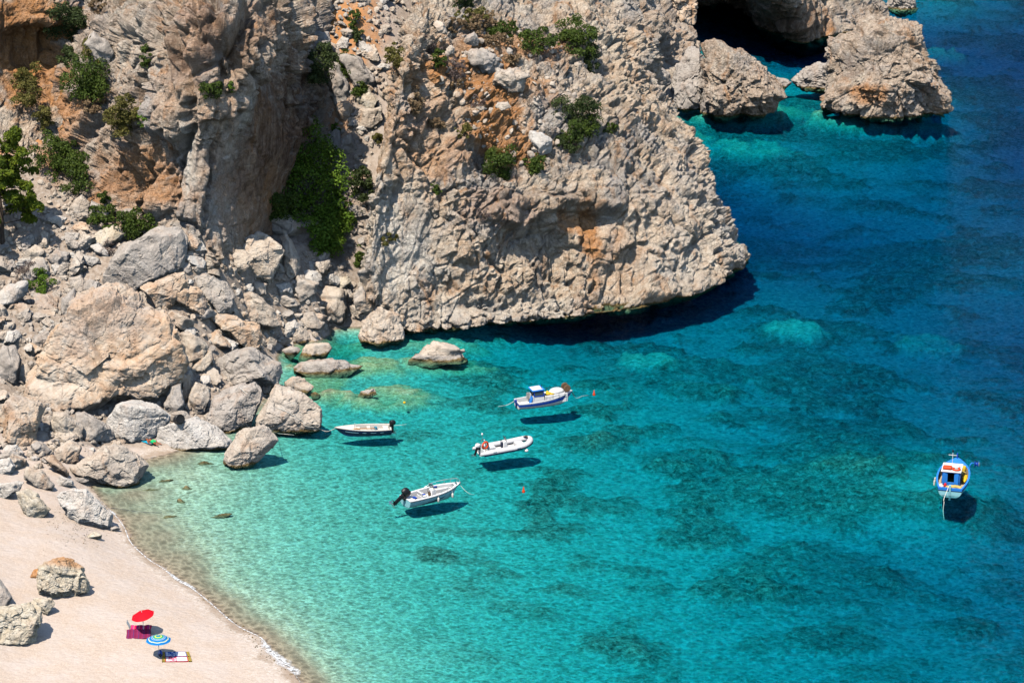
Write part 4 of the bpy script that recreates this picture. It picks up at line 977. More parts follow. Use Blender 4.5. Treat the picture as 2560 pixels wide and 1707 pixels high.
while count < 270 and tries < 9000:
    tries += 1
    gl = rng.random() < 0.14
    if gl: px, py = rng.uniform(790, 1030), rng.uniform(0, 640)
    else: px, py = rng.uniform(-20, 910), rng.uniform(470, 1170)
    if not in_poly(px, py, GULLY_POLY if gl else SCREE_POLY): continue
    if any(in_poly(px, py, o) for o in OUTLINES): continue
    r = hit(px, py, [slope, beach])
    if r is None: continue
    size = (8 + 24 * rng.random() ** 2.2) * (1.0 if not gl else 0.75)
    rad = size / px_per_m(r[1])
    o = link('rock', protos[rng.randrange(14)])
    o.location = r[1] + Vector((0, 0, rad * 0.22)); o.scale = (rad, rad * rng.uniform(.8, 1.1), rad * rng.uniform(.85, 1.15))
    o.rotation_euler = (rng.uniform(-.5, .5), rng.uniform(-.5, .5), rng.uniform(0, 6.28))
    hue = {'boulder_limestone': 'tan', 'boulder_grey': 'grey', 'boulder_pale': 'white', 'boulder_rusty': 'rusty'}[o.data.materials[0].name]
    big_ = 'large' if size > 20 else 'middling' if size > 12 else 'small'
    if gl: where = 'high in the gully' if py < 300 else 'low in the gully above the big bush'
    elif px > 560: where = 'in the gully mouth below the big bush'
    elif py < 640: where = 'on the upper scree near the pine'
    elif py < 820: where = 'on the scree left of the tilted slab' if px < 300 else 'among the cracked slabs of the pile'
    elif py < 1000: where = 'on the scree beside the largest boulder'
    else: where = 'at the foot of the scree above the sand'
    tag(o, '%s loose %s rock %s' % (big_, hue, where), 'rock', '%s loose %s rocks %s' % (big_, hue, where))
    count += 1
def rubble(name, n, sampler, rmin, rmax, mats, label, seed, objs):
    rg = random.Random(seed); bank = [proto_rock(700 + k, 2 if k < 3 else 1) for k in range(12)]
    Vs, Fs, Ms, off, made, tr = [], [], [], 0, 0, 0
    while made < n and tr < n * 6:
        tr += 1
        px, py = sampler(rg)
        if px is None: continue
        r = hit(px, py, objs)
        if r is None: continue
        rad = rmin + (rmax - rmin) * rg.random() ** 3
        P, Fi = bank[rg.randrange(3) if rad > .22 else rg.randrange(3, 12)]
        R = np.array(Euler((rg.uniform(-1, 1), rg.uniform(-1, 1), rg.uniform(0, 6.28))).to_matrix())
        Vs.append((P * rad) @ R.T + np.array(r[1]) + np.array([0, 0, rad * .25])); Fs.append(Fi + off); off += len(P)
        Ms.append(np.full(len(Fi), rg.randrange(len(mats)))); made += 1
    o = link(name, np_mesh(name, np.concatenate(Vs), np.concatenate(Fs), False, np.concatenate(Ms)), [M[m] for m in mats])
    tag(o, label, kind='stuff')
    return o
def samp_scree(rg):
    if rg.random() < .2:
        px, py = rg.uniform(790, 1030), rg.uniform(0, 640); return (px, py) if in_poly(px, py, GULLY_POLY) else (None, None)
    px, py = rg.uniform(-30, 920), rg.uniform(330, 1180)
    if in_poly(px, py, SCREE_POLY) or in_poly(px, py, [(-40,340),(60,330),(130,430),(250,500),(100,580),(-40,600)]): return px, py
    return None, None
rubble('scree_rubble', 5200, samp_scree, .06, .42, ['boulder', 'boulder_grey', 'boulder_white', 'boulder_orange'], 'small broken stones covering the scree and the gully floor', 3, [slope, beach])
def samp_terrace(rg):
    px, py = rg.uniform(1040, 1480), rg.uniform(60, 430)
    return (px, py) if in_poly(px, py, [(1040,110),(1200,60),(1330,70),(1450,140),(1480,330),(1400,400),(1290,430),(1200,360),(1130,260)]) else (None, None)
rubble('terrace_rubble', 650, samp_terrace, .05, .40, ['boulder', 'boulder_grey', 'boulder_white'], 'small loose stones strewn over the orange terrace of the headland', 4, [headland])
def samp_shingle(rg):
    t = rg.random(); a = rg.gauss(0, 1)
    if rg.random() < .5: return rg.gauss(200, 45), rg.gauss(1312, 28)
    k = rg.random(); return 225 + 520 * k + rg.gauss(-8, 9), 1215 + 480 * k + rg.gauss(-4, 12)
rubble('beach_shingle', 900, samp_shingle, .02, .09, ['boulder', 'boulder_grey', 'boulder_white'], 'pale shingle scattered on the beach near the waterline', 6, [beach])
# ------------------------------------------------------------------ vegetation
def leaf_material(name, c0, c1, c2):
    t = NT(name)
    p = t.attr('shade')
    col = t.ramp(p, [(0.0, c0), (0.55, c1), (1.0, c2)])
    m = t.done(col, 0.65, None, 0.25)
    tl = t.n('ShaderNodeBsdfTranslucent'); t.l(col, tl.inputs['Color'])
    mx = t.n('ShaderNodeMixShader'); mx.inputs[0].default_value = 0.22
    t.l(t.bsdf.outputs[0], mx.inputs[1]); t.l(tl.outputs[0], mx.inputs[2]); t.l(mx.outputs[0], t.out.inputs['Surface'])
    return m
M['leaf_green'] = leaf_material('mastic_leaves', (0.022, 0.038, 0.007), (0.065, 0.105, 0.014), (0.15, 0.2, 0.03))
M['leaf_bright'] = leaf_material('fig_leaves', (0.035, 0.07, 0.007), (0.115, 0.21, 0.018), (0.25, 0.37, 0.04))
M['leaf_dark'] = leaf_material('juniper_leaves', (0.018, 0.03, 0.01), (0.05, 0.075, 0.02), (0.12, 0.15, 0.045))
M['leaf_olive'] = leaf_material('olive_scrub', (0.062, 0.062, 0.015), (0.150, 0.138, 0.031), (0.263, 0.213, 0.062))
M['leaf_dry'] = leaf_material('dry_scrub', (0.112, 0.069, 0.037), (0.275, 0.181, 0.094), (0.450, 0.325, 0.188))
M['leaf_twig'] = leaf_material('grey_twigs', (0.088, 0.062, 0.056), (0.188, 0.138, 0.119), (0.300, 0.237, 0.213))
M['leaf_pine'] = leaf_material('pine_needles', (0.035, 0.055, 0.006), (0.11, 0.16, 0.012), (0.28, 0.32, 0.022))
def bark():
    t = NT('bark'); p = t.pos()
    return t.done(t.ramp(t.noise(t.mapped(p, (1, 1, .3)), 9, 4), [(0.3, (0.06, 0.042, 0.03)), (0.7, (0.16, 0.12, 0.09))]), 0.9, t.bump(t.noise(p, 14, 3), .6, .05))
M['bark'] = bark()
def tube_np(pts, rad, k=6):
    pts = [np.array(p, float) for p in pts]
    V, Fq = [], []
    for i, p in enumerate(pts):
        d = pts[min(i + 1, len(pts) - 1)] - pts[max(i - 1, 0)]; d /= np.linalg.norm(d) + 1e-9
        a = np.cross(d, [0.31, 0.2, 0.93]); a /= np.linalg.norm(a) + 1e-9; b = np.cross(d, a)
        r = rad[i] if hasattr(rad, '__len__') else rad
        for j in range(k):
            an = 2 * math.pi * j / k
            V.append(p + r * (math.cos(an) * a + math.sin(an) * b))
    for i in range(len(pts) - 1):
        for j in range(k):
            Fq.append((i * k + j, i * k + (j + 1) % k, (i + 1) * k + (j + 1) % k, (i + 1) * k + j))
    return np.array(V), np.array(Fq)
def join_np(parts):
    V, Fq, o = [], [], 0
    for v, f in parts: V.append(v); Fq.append(f + o); o += len(v)
    return np.concatenate(V), np.concatenate(Fq)
def crown_mesh(rs, lumps, n, size, up=0.25, long=1.6):
    """leaf-sized faces spread over and through the lumps; shade = own tint of each leaf"""
    w = np.array([l[3] ** 2 for l in lumps]); w /= w.sum()
    idx = rs.choice(len(lumps), n, p=w)
    L = np.array([l[:3] for l in lumps])[idx]; R = np.array([l[3] for l in lumps])[idx]; ft = rs.uniform(.2, .8, len(lumps))[idx]
    d = rs.normal(size=(n, 3)); d[:, 2] += up; d /= np.linalg.norm(d, axis=1)[:, None]
    d[:, 2] = np.where(d[:, 2] < -0.45, -d[:, 2], d[:, 2])
    r = R * np.clip(1 - np.abs(rs.normal(0, .20, n)), .15, 1.12) * (1 + .25 * perlin((L + d * R[:, None]) * 1.1 + 3.3, 9))
    c = L + d * r[:, None]
    nrm = d + rs.normal(0, .65, (n, 3)); nrm /= np.linalg.norm(nrm, axis=1)[:, None]
    a = np.cross(nrm, rs.normal(size=(n, 3))); a /= np.linalg.norm(a, axis=1)[:, None]; b = np.cross(nrm, a)
    s = (size * rs.uniform(.6, 1.35, n))[:, None]
    V = np.stack([c - a * s * long * .5, c + b * s * .5, c + a * s * long * .5, c - b * s * .5], 1).reshape(-1, 3)
    Fq = np.arange(4 * n).reshape(n, 4)
    sh = np.clip(.55 * rs.uniform(0, 1, n) + .45 * ft + .1 * rs.normal(size=n), 0, 1)
    return V, Fq, np.repeat(sh, 4)
SHRUBS = []
def shrub(px, py, wpx, hpx, mat, label, name='shrub', leaf=.13, dens=1.0, seed=0, group=None, Y=None, cat='shrub', lean=0.0):
    r = hit(px, py + 0.22 * hpx)
    loc = r[1] if Y is None else Vector(PY(px, py + .22 * hpx, Y)); nor = r[2] if r else Vector((0, -.5, .8))
    s = px_per_m(loc); w, h = 1.22 * wpx / s, 1.22 * hpx / s
    rs = np.random.RandomState(seed + 77)
    root = empty(name, loc)
    tag(root, label, cat, group)
    nl = int(np.clip(11 + w * h * 1.8, 11, 60))
    ctr = np.array(nor) * 0.12 * min(w, h) + np.array([0, 0, .22 * h])
    lumps = []
    for i in range(nl):
        a = rs.uniform(0, 6.28); q = math.sqrt(rs.uniform(0, 1))
        ox, oz = .5 * w * q * math.cos(a) * .92, .5 * h * q * math.sin(a) * .92
        ox += lean * oz
        rad = rs.uniform(.10, .24) * math.sqrt(w * h) * (1.15 - .4 * q)
        # follow the ground: slide with the slope of the surface under it
        oy = rs.uniform(-.28, .28) * min(w, h)
        n = np.array(nor)
        if abs(n[1]) > .15: oy += np.clip(-(n[0] * ox + n[2] * oz) / n[1], -.8 * h, .8 * h) * .55
        lumps.append((ctr[0] + ox, ctr[1] + oy, ctr[2] + oz, max(rad, .12)))
    n = int(np.clip(dens * 330 * w * h, 160, 11000))
    V, Fq, sh = crown_mesh(rs, lumps, n, leaf)
    me = np_mesh('crown', V, Fq, False); set_attr(me, 'shade', sh)
    link('crown', me, M[mat], root)
    parts = []
    for i in range(min(5, nl)):
        l = lumps[i]
        parts.append(tube_np([(0, 0, -.25), (l[0] * .4, l[1] * .4, l[2] * .45), l[:3]], [.05 + .012 * w, .035, .012]))
    v, f = join_np(parts)
    link('stem', np_mesh('stem', v, f), M['bark'], root)
    return root
# big ones first
shrub(765, 470, 150, 215, 'leaf_bright', 'largest bright green bush filling the foot of the gully', seed=1, leaf=.17, name='fig_bush', dens=.9, lean=-.3)
shrub(820, 575, 85, 115, 'leaf_bright', 'green bush hanging down right of the flat boulder', seed=2, leaf=.16, name='fig_bush')
shrub(690, 520, 90, 70, 'leaf_green', 'dark green bush in the shade below the overhang', seed=3, leaf=.15)
shrub(135, 395, 90, 80, 'leaf_green', 'round green bush above the scree beside the pine', seed=4)
shrub(190, 445, 90, 75, 'leaf_green', 'dense green bush at the foot of the left cliff', seed=5)
shrub(265, 495, 36, 34, 'leaf_green', 'small green bush tucked behind the tan block', seed=6)
shrub(255, 555, 70, 50, 'leaf_green', 'green bush in front of the tan block', seed=7)
shrub(342, 562, 90, 62, 'leaf_green', 'green bush behind the tip of the tilted slab', seed=8)
shrub(98, 712, 66, 46, 'leaf_bright', 'low bright grass clump among the scree stones', 'grass_clump', seed=9, leaf=.11)
shrub(62, 690, 60, 40, 'leaf_twig', 'dead reddish twig bush beside the grass clump', 'dead_bush', seed=10, leaf=.07)
shrub(275, 615, 40, 34, 'leaf_twig', 'dead twig bush on the cream boulder', 'dead_bush', seed=11, leaf=.07)
shrub(160, 55, 90, 90, 'leaf_dark', 'grey green scrub at the top of the left cliff', seed=12)
shrub(175, 145, 50, 50, 'leaf_dark', 'dark scrub below the top of the left cliff', seed=13)
shrub(210, 215, 105, 95, 'leaf_green', 'large dark bush below the lodged grey block', seed=14)
shrub(245, 130, 60, 60, 'leaf_olive', 'olive scrub beside the lodged grey block', seed=15)
shrub(300, 292, 70, 90, 'leaf_olive', 'olive brown bush hanging on the left cliff face', seed=16)
shrub(235, 262, 45, 40, 'leaf_dry', 'brown scrub under the large dark cliff bush', seed=17)
shrub(358, 292, 20, 44, 'leaf_bright', 'tiny upright bright bush on the left cliff face', seed=18)
shrub(365, 145, 30, 44, 'leaf_green', 'small green tuft in the cleft of the left cliff', seed=19)
shrub(527, 225, 55, 40, 'leaf_green', 'green bush on the ledge above the overhang', seed=20)
shrub(575, 218, 22, 34, 'leaf_bright', 'bright tuft at the right end of the overhang ledge', seed=21)
shrub(75, 230, 80, 70, 'leaf_olive', 'olive scrub on the orange bank', seed=22)
shrub(108, 300, 40, 52, 'leaf_olive', 'small olive bush at the bottom of the orange bank', seed=23)
shrub(800, 175, 75, 80, 'leaf_dark', 'dark bush at the gully head beside the shaded wall', seed=24)
shrub(868, 175, 44, 68, 'leaf_green', 'green bush in front of the smooth grey dome', seed=25)
shrub(905, 226, 56, 30, 'leaf_green', 'low green bush under the smooth grey dome', seed=26)
shrub(886, 52, 28, 40, 'leaf_green', 'small green bush at the top of the gully', seed=27)
shrub(895, 90, 26, 30, 'leaf_dark', 'dark tuft below the top of the gully', seed=28)
shrub(840, 328, 22, 26, 'leaf_bright', 'little bright tuft above the largest bush', seed=29)
shrub(905, 480, 42, 90, 'leaf_dark', 'dark bush against the left ridge of the headland', seed=30)
shrub(898, 645, 32, 40, 'leaf_green', 'small round bush at the foot of the headland ridge', seed=31)
shrub(1345, 108, 90, 46, 'leaf_green', 'green bush on the upper left of the headland crest', seed=32)
shrub(1440, 105, 90, 70, 'leaf_green', 'largest green bush on the headland crest', seed=33)
shrub(1475, 160, 44, 70, 'leaf_dark', 'dark bush hanging right of the crest bush', seed=34)
shrub(1440, 280, 120, 60, 'leaf_dark', 'spreading dark bush high on the headland slope', seed=35, dens=.8)
shrub(1445, 325, 90, 50, 'leaf_green', 'green scrub in the middle of the headland slope', seed=36, dens=.8)
shrub(1425, 358, 60, 40, 'leaf_dark', 'dark scrub at the bottom of the slope patch', seed=37)
shrub(1525, 322, 32, 28, 'leaf_green', 'small green bush right of the slope patch', seed=38)
shrub(1252, 415, 80, 95, 'leaf_green', 'dense green bush at the rim of the headland wall', seed=39)
shrub(1334, 412, 58, 44, 'leaf_green', 'round green bush right of the dense rim bush', seed=40)
shrub(1238, 380, 36, 30, 'leaf_olive', 'yellowish scrub above the dense rim bush', seed=41)
shrub(1093, 472, 26, 34, 'leaf_green', 'small green tuft on the pale wall', seed=42)
shrub(1175, 45, 70, 34, 'leaf_olive', 'olive scrub at the back of the terrace', seed=43)
shrub(1160, 8, 60, 44, 'leaf_dark', 'dark bush in shade at the top of the terrace', seed=44)
shrub(1180, 68, 60, 36, 'leaf_dry', 'tan dry bush at the back of the terrace', seed=45)
shrub(1225, 55, 50, 34, 'leaf_dry', 'tan dry bush right of the olive scrub', seed=46)
shrub(1135, 70, 44, 32, 'leaf_dry', 'tan dry bush beside the pale rock', seed=47)
shrub(1255, 80, 70, 36, 'leaf_green', 'green shrub at the back right of the terrace', seed=48)
shrub(1240, 105, 80, 30, 'leaf_dry', 'dry brown bush behind the resting boulder', seed=49)
shrub(1072, 125, 66, 46, 'leaf_twig', 'grey twig bush at the top of the headland ridge', 'dead_bush', seed=50, leaf=.09)
shrub(1095, 148, 40, 40, 'leaf_green', 'green tuft beside the grey twig bush', seed=51)
shrub(992, 150, 44, 60, 'leaf_olive', 'ochre bush on the outer edge of the ridge', seed=52)
shrub(1030, 255, 40, 60, 'leaf_dry', 'rust brown bush hanging on the ridge wall', seed=53)
shrub(1093, 308, 36, 36, 'leaf_dry', 'rust brown cushion bush below the hanging one', seed=54)
shrub(1135, 185, 40, 60, 'leaf_twig', 'grey dead bush left of the orange soil', 'dead_bush', seed=55, leaf=.09)
shrub(1140, 215, 36, 30, 'leaf_dry', 'pale dry bush at the edge of the orange soil', seed=56)
shrub(1160, 335, 40, 32, 'leaf_olive', 'olive cushion above the headland wall', seed=57)
shrub(1195, 255, 34, 26, 'leaf_twig', 'small dead bush in the middle of the terrace', 'dead_bush', seed=58, leaf=.09)
shrub(1280, 158, 60, 26, 'leaf_dry', 'brown dry grass beside the small rounded stone', seed=59)
shrub(945, 345, 24, 26, 'leaf_olive', 'small olive tuft low on the ridge', seed=60)
shrub(968, 597, 40, 26, 'leaf_olive', 'brown green tuft on the pale wall of the headland', seed=61)
shrub(1212, 535, 26, 30, 'leaf_twig', 'dead tuft on the dark part of the headland wall', 'dead_bush', seed=62, leaf=.08)
shrub(250, 20, 40, 40, 'leaf_dry', 'brown scrub at the top edge of the left cliff', seed=63)
# ---- pine tree at the left edge
def pine(px, py_foot, py_top, wpx, seed):
    r = hit(max(px, 2), py_foot, [slope])
    loc = r[1]; s = px_per_m(loc); h = (py_foot - py_top) / s / CP; w = wpx / s
    rs = np.random.RandomState(seed)
    root = empty('pine_tree', loc); tag(root, 'bright yellow green pine tree cut by the left edge', 'tree')
    trunk = [(0, 0, -.4), (.1, 0, h * .3), (-.1, .1, h * .6), (.05, 0, h * .92)]
    v, f = tube_np(trunk, [.24, .19, .12, .05], 8); tr = link('trunk', np_mesh('trunk', v, f), M['bark'], root)
    lumps, br = [], []
    for i in range(30):
        z = h * (.22 + .75 * i / 29.0); q = w * .5 * (1.0 - .45 * (i / 29.0)) * rs.uniform(.55, 1.0); a = i * 2.4 + rs.uniform(-.4, .4)
        e = (q * math.cos(a), q * math.sin(a), z + rs.uniform(-.1, .4))
        br.append(tube_np([(0, 0, z - .3), (e[0] * .5, e[1] * .5, z), e], [.06, .04, .02], 5))
        for _ in range(4):
            k = rs.uniform(.45, 1.05); lumps.append((e[0] * k + rs.normal() * .25, e[1] * k + rs.normal() * .25, e[2] + rs.normal() * .2, rs.uniform(.38, .72)))
    v, f = join_np(br); link('branch', np_mesh('branch', v, f), M['bark'], tr)
    V, Fq, sh = crown_mesh(rs, lumps, 22000, .165, .4, 2.2)
    me = np_mesh('crown', V, Fq, False); set_attr(me, 'shade', sh); link('crown', me, M['leaf_pine'], root)
pine(6, 610, 352, 240, 3)
# ------------------------------------------------------------------ small-object builder
class MB:
    def __init__(self): self.v, self.f, self.m = [], [], []
    def add(self, V, Fs, mi=0):
        o = len(self.v); self.v += [tuple(map(float, p)) for p in V]
        for f in Fs: self.f.append(tuple(int(i) + o for i in f)); self.m.append(mi)
        return self
    def box(self, c, s, rz=0.0, ry=0.0, rx=0.0, mi=0, taper=1.0):
        R = Euler((rx, ry, rz)).to_matrix(); V = []
        for z in (-.5, .5):
            for x, y in ((-.5, -.5), (.5, -.5), (.5, .5), (-.5, .5)):
                k = taper if z > 0 else 1.0
                V.append(tuple(Vector(c) + R @ Vector((x * s[0] * k, y * s[1] * k, z * s[2]))))
        return self.add(V, [(0, 3, 2, 1), (4, 5, 6, 7), (0, 1, 5, 4), (1, 2, 6, 5), (2, 3, 7, 6), (3, 0, 4, 7)], mi)
    def tube(self, pts, r, k=8, mi=0, caps=True):
        V, Fq = tube_np(pts, r, k); Fs = [tuple(f) for f in Fq]
        if caps: Fs += [tuple(range(k))[::-1], tuple(range(len(V) - k, len(V)))]
        return self.add(V, Fs, mi)
    def ball(self, c, s, mi=0, sub=3, R=None):
        D, Fi = ICO[sub]; V = D * np.array(s)
        if R is not None: V = V @ np.array(Euler(R).to_matrix()).T
        return self.add(V + np.array(c), Fi, mi)
    def ring(self, c, R, r, axis='z', k=20, j=8, mi=0, a0=0.0, a1=6.2832):
        pts = []
        for i in range(k + 1):
            a = a0 + (a1 - a0) * i / k; u, w = R * math.cos(a), R * math.sin(a)
            pts.append({'z': (c[0] + u, c[1] + w, c[2]), 'y': (c[0] + u, c[1], c[2] + w), 'x': (c[0], c[1] + u, c[2] + w)}[axis])
        return self.tube(pts, r, j, mi)
    def grid(self, G, mi=0):
        G = np.asarray(G); nr, nc = G.shape[:2]
        return self.add(G.reshape(-1, 3), grid_faces(nr, nc), mi)
    def lathe(self, prof, c=(0, 0, 0), k=16, mi=0, axis='z'):
        V = []
        for r, z in prof:
            for j in range(k):
                a = 6.28318 * j / k; p = (r * math.cos(a), r * math.sin(a), z)
                if axis == 'x': p = (p[2], p[0], p[1])
                if axis == 'y': p = (p[0], p[2], p[1])
                V.append((p[0] + c[0], p[1] + c[1], p[2] + c[2]))
        Fs = [(i * k + j, i * k + (j + 1) % k, (i + 1) * k + (j + 1) % k, (i + 1) * k + j) for i in range(len(prof) - 1) for j in range(k)]
        return self.add(V, Fs, mi)
    def build(self, name, mats, parent=None, smooth_angle=35, loc=None, rot=None, bevel=0.0):
        me = bpy.data.meshes.new(name); me.from_pydata(self.v, [], self.f)
        for m in (mats if isinstance(mats, (list, tuple)) else [mats]): me.materials.append(M[m] if isinstance(m, str) else m)
        me.polygons.foreach_set('material_index', self.m); me.polygons.foreach_set('use_smooth', [True] * len(self.f)); me.update()
        bm = bmesh.new(); bm.from_mesh(me); bmesh.ops.recalc_face_normals(bm, faces=bm.faces)
        if bevel: bmesh.ops.bevel(bm, geom=[e for e in bm.edges if len(e.link_faces) == 2 and e.calc_face_angle(0) > .6], offset=bevel, segments=1, affect='EDGES')
        for e in bm.edges:
            if len(e.link_faces) == 2 and e.calc_face_angle(0) > RAD(smooth_angle): e.smooth = False
        bm.to_mesh(me); bm.free()
        o = bpy.data.objects.new(name, me); COL.objects.link(o); o.parent = parent
        if loc is not None: o.location = loc
        if rot is not None: o.rotation_euler = rot
        return o
def paint(name, c, rough=0.4, wear=0.25, spec=0.5, metal=0.0, scale=5.0):
    t = NT(name); p = t.objpos()
    n1 = t.noise(p, scale, 5, 0.65); n2 = t.noise(p, scale * 5, 4, .6)
    d = tuple(x * 0.62 for x in c); l = tuple(min(1, x * 1.12 + .01) for x in c)
    col = t.ramp(n1, [(0.25, tuple(a * (1 - wear) + b * wear for a, b in zip(c, d))), (0.55, c), (0.8, tuple(a * (1 - wear) + b * wear for a, b in zip(c, l)))])
    M[name] = t.done(col, t.ramp(n1, [(0.3, rough), (0.7, min(1, rough + .2))]), t.bump(n2, .12, .02), spec, metal)
for nm, c, r in (('white_paint', (.80, .79, .76), .4), ('cream_paint', (.74, .68, .58), .5), ('navy_paint', (.008, .018, .055), .3), ('royal_paint', (.012, .07, .42), .35), ('sky_paint', (.03, .24, .72), .4),
                 ('cyan_plastic', (.02, .42, .62), .4), ('hull_aqua', (.30, .62, .66), .35), ('black_plastic', (.012, .012, .014), .3), ('grey_tube', (.68, .67, .66), .55), ('orange_ring', (.80, .07, .012), .5),
                 ('yellow_cloth', (.80, .50, .03), .8), ('net_yellow', (.62, .44, .12), .95), ('net_tan', (.52, .40, .24), .95), ('wood', (.50, .22, .06), .5), ('grey_board', (.42, .41, .39), .7), ('rust_drum', (.20, .12, .065), .8),
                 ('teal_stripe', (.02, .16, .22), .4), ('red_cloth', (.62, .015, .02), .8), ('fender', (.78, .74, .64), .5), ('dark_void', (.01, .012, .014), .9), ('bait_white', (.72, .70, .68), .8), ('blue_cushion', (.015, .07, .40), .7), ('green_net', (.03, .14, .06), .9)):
    paint(nm, c, r, wear=.5 if 'net' in nm or 'rust' in nm else .3, scale=30.0 if 'net' in nm else 5.0, spec=.3)
def steel():
    t = NT('stainless'); M['stainless'] = t.done((.72, .72, .70), .25, None, .5, 1.0)
steel()
def glass():
    t = NT('boat_glass'); b = t.bsdf
    b.inputs['Base Color'].default_value = (.10, .13, .14, 1); b.inputs['Roughness'].default_value = .08
    b.inputs['Alpha'].default_value = .75
    M['boat_glass'] = t.m
glass()
# ------------------------------------------------------------------ hulls
def hull_grid(L, B, fs, fb, draft, tw=.8, full=2.2, rake=.45, kf=.72, fl=.55, stem=.25, n=30, nv=12, start=.42):
    """port side (n, nv, 3): stern x=-L/2 to bow x=L/2; v from keel to gunwale"""
    G = np.zeros((n, nv, 3))
    for i in range(n):
        t = i / (n - 1.0)
        if t < start: b = B / 2 * (tw + (1 - tw) * math.sin(t / start * math.pi / 2))
        else: b = B / 2 * (1 - ((t - start) / (1 - start)) ** full)
        zs = fs + (fb - fs) * t ** 1.7
        zk = -draft if t < kf else -draft + (zs * stem + draft) * ((t - kf) / (1 - kf)) ** 2
        for j in range(nv):
            v = j / (nv - 1.0)
            G[i, j] = (-L / 2 + t * L - rake * (1 - v) * max(0, (t - .55) / .45) ** 2, max(b * (1 - (1 - v) ** 2.2) ** fl, .012 if t > .98 else 0), zk + (zs - zk) * v ** 1.25)
    return G
def hull_parts(root, G, bands, rim=.11, sole=.12, inner_mat='white_paint', rim_mat='white_paint', hullmats=('white_paint',), deck_from=None, deck_mat=None, rim_up=.03):
    """bands: material index per v row; adds hull, gunwale, floor parts"""
    n, nv = G.shape[:2]
    mb = MB()
    for s in (1, -1):
        A = G * np.array([1, s, 1])
        F = grid_faces(n, nv).reshape(n - 1, nv - 1, 4)
        o = len(mb.v); mb.v += [tuple(p) for p in A.reshape(-1, 3)]
        for i in range(n - 1):
            for j in range(nv - 1): mb.f.append(tuple(int(q) + o for q in F[i, j])); mb.m.append(bands[j])
    # transom
    T = G[0]; V = [tuple(p) for p in T] + [(p[0], -p[1], p[2]) for p in T]
    o = len(mb.v); mb.v += V
    for j in range(nv - 1): mb.f.append((o + j, o + j + 1, o + nv + j + 1, o + nv + j)); mb.m.append(bands[j])
    hull = mb.build('hull', list(hullmats), root)
    # gunwale and inner lining
    top = G[:, -1].copy(); inn = top.copy()
    inn[:, 1] = np.maximum(top[:, 1] - rim, .015); inn[0, 0] += rim; inn[-1, 0] -= rim * 1.2; inn[-2, 0] -= rim * .6
    up = np.array([0, 0, rim_up]); out = top + up; out[:, 1] += .02; ip = inn + up
    mb = MB()
    for s in (1, -1):
        q = np.array([1, s, 1])
        mb.grid(np.stack([(top - up * .8 + np.array([0, .015, 0])) * q, out * q, ip * q, (inn - up * .5) * q], 1))
    a = [top[0] - up * .8, out[0], ip[0], inn[0] - up * .5]
    mb.grid(np.stack([np.array(a), np.array(a) * np.array([1, -1, 1])], 1))
    gun = mb.build('gunwale', rim_mat, root)
    low = inn.copy(); low[:, 1] = np.maximum(np.minimum(inn[:, 1] - .03, inn[:, 1] * .94), .005); low[:, 2] = sole
    k = n if deck_from is None else int(n * deck_from) + 1
    mb = MB()
    for s in (1, -1):
        q = np.array([1, s, 1]); mb.grid(np.stack([inn[:k] * q, low[:k] * q], 1))
    mb.grid(np.stack([low[:k], low[:k] * np.array([1, -1, 1])], 1)); mb.grid(np.stack([np.stack([inn[0], inn[0] * np.array([1, -1, 1])]), np.stack([low[0], low[0] * np.array([1, -1, 1])])], 0))
    mb.grid(np.stack([np.stack([inn[k-1], inn[k-1] * np.array([1, -1, 1])]), np.stack([low[k-1], low[k-1] * np.array([1, -1, 1])])], 0))
    mb.build('cockpit_floor', inner_mat, root)
    if deck_from is not None:
        D = inn[k - 1:]; rows = []
        for p in D: rows.append([(p[0], p[1] * c, p[2] + .02 + .05 * (1 - c * c)) for c in np.linspace(1, -1, 7)])
        mb = MB().grid(np.array(rows)); mb.build('foredeck', deck_mat or rim_mat, root)
    return hull, gun
def outboard(root, loc, cowl_mat, scale=1.0, tilt=0.0, leg_mat='black_plastic'):
    o = empty('outboard_motor', loc); o.parent = root; o.rotation_euler = (0, tilt, 0); o.scale = (scale,) * 3
    # x back is negative
    mb = MB(); prof = [(0, .0), (.13, .0), (.17, .05), (.18, .16), (.165, .27), (.11, .34), (0, .36)]
    mb.lathe(prof, (0, 0, 0), 14); V = np.array(mb.v); V[:, 0] *= 1.45; V[:, 0] -= .12; V[:, 2] += .12 + .05 * V[:, 0]; mb.v = [tuple(p) for p in V]
    mb.build('cowling', cowl_mat, o)
    MB().box((-.12, 0, -.22), (.16, .09, .70), taper=1.2).box((-.16, 0, -.48), (.34, .16, .025)).build('drive_leg', leg_mat, o, bevel=.012)
    mb = MB().ball((-.12, 0, -.62), (.22, .055, .06))
    for a in (0, 2.09, 4.19): mb.box((-.36, .07 * math.cos(a), -.62 + .07 * math.sin(a)), (.02, .12, .06), rx=a)
    mb.build('propeller', 'stainless' if leg_mat == 'black_plastic' else leg_mat, o)
    MB().box((.05, 0, .02), (.16, .20, .18)).build('clamp', 'black_plastic', o, bevel=.015)
    return o
def rope(name, pts, r, mat, label, cat='rope', group=None, parent=None):
    pts = [np.array(p, float) for p in pts]
    A = np.array(pts)[:, None, :]; G = cat_rows(A, len(pts) * 7)[:, 0]
    V, Fq = tube_np(G, r, 6); c = G[0]
    o = link(name, np_mesh(name, V - c, Fq), M[mat]); o.location = c
    if label: tag(o, label, cat, group)
    return o
def at(px, py, z=0.0): return Vector(WZ(px, py, z))
def heading(p_stern, p_bow):
    a, b = at(*p_stern), at(*p_bow); return math.atan2(b.y - a.y, b.x - a.x), (a + b) / 2, (b - a).length

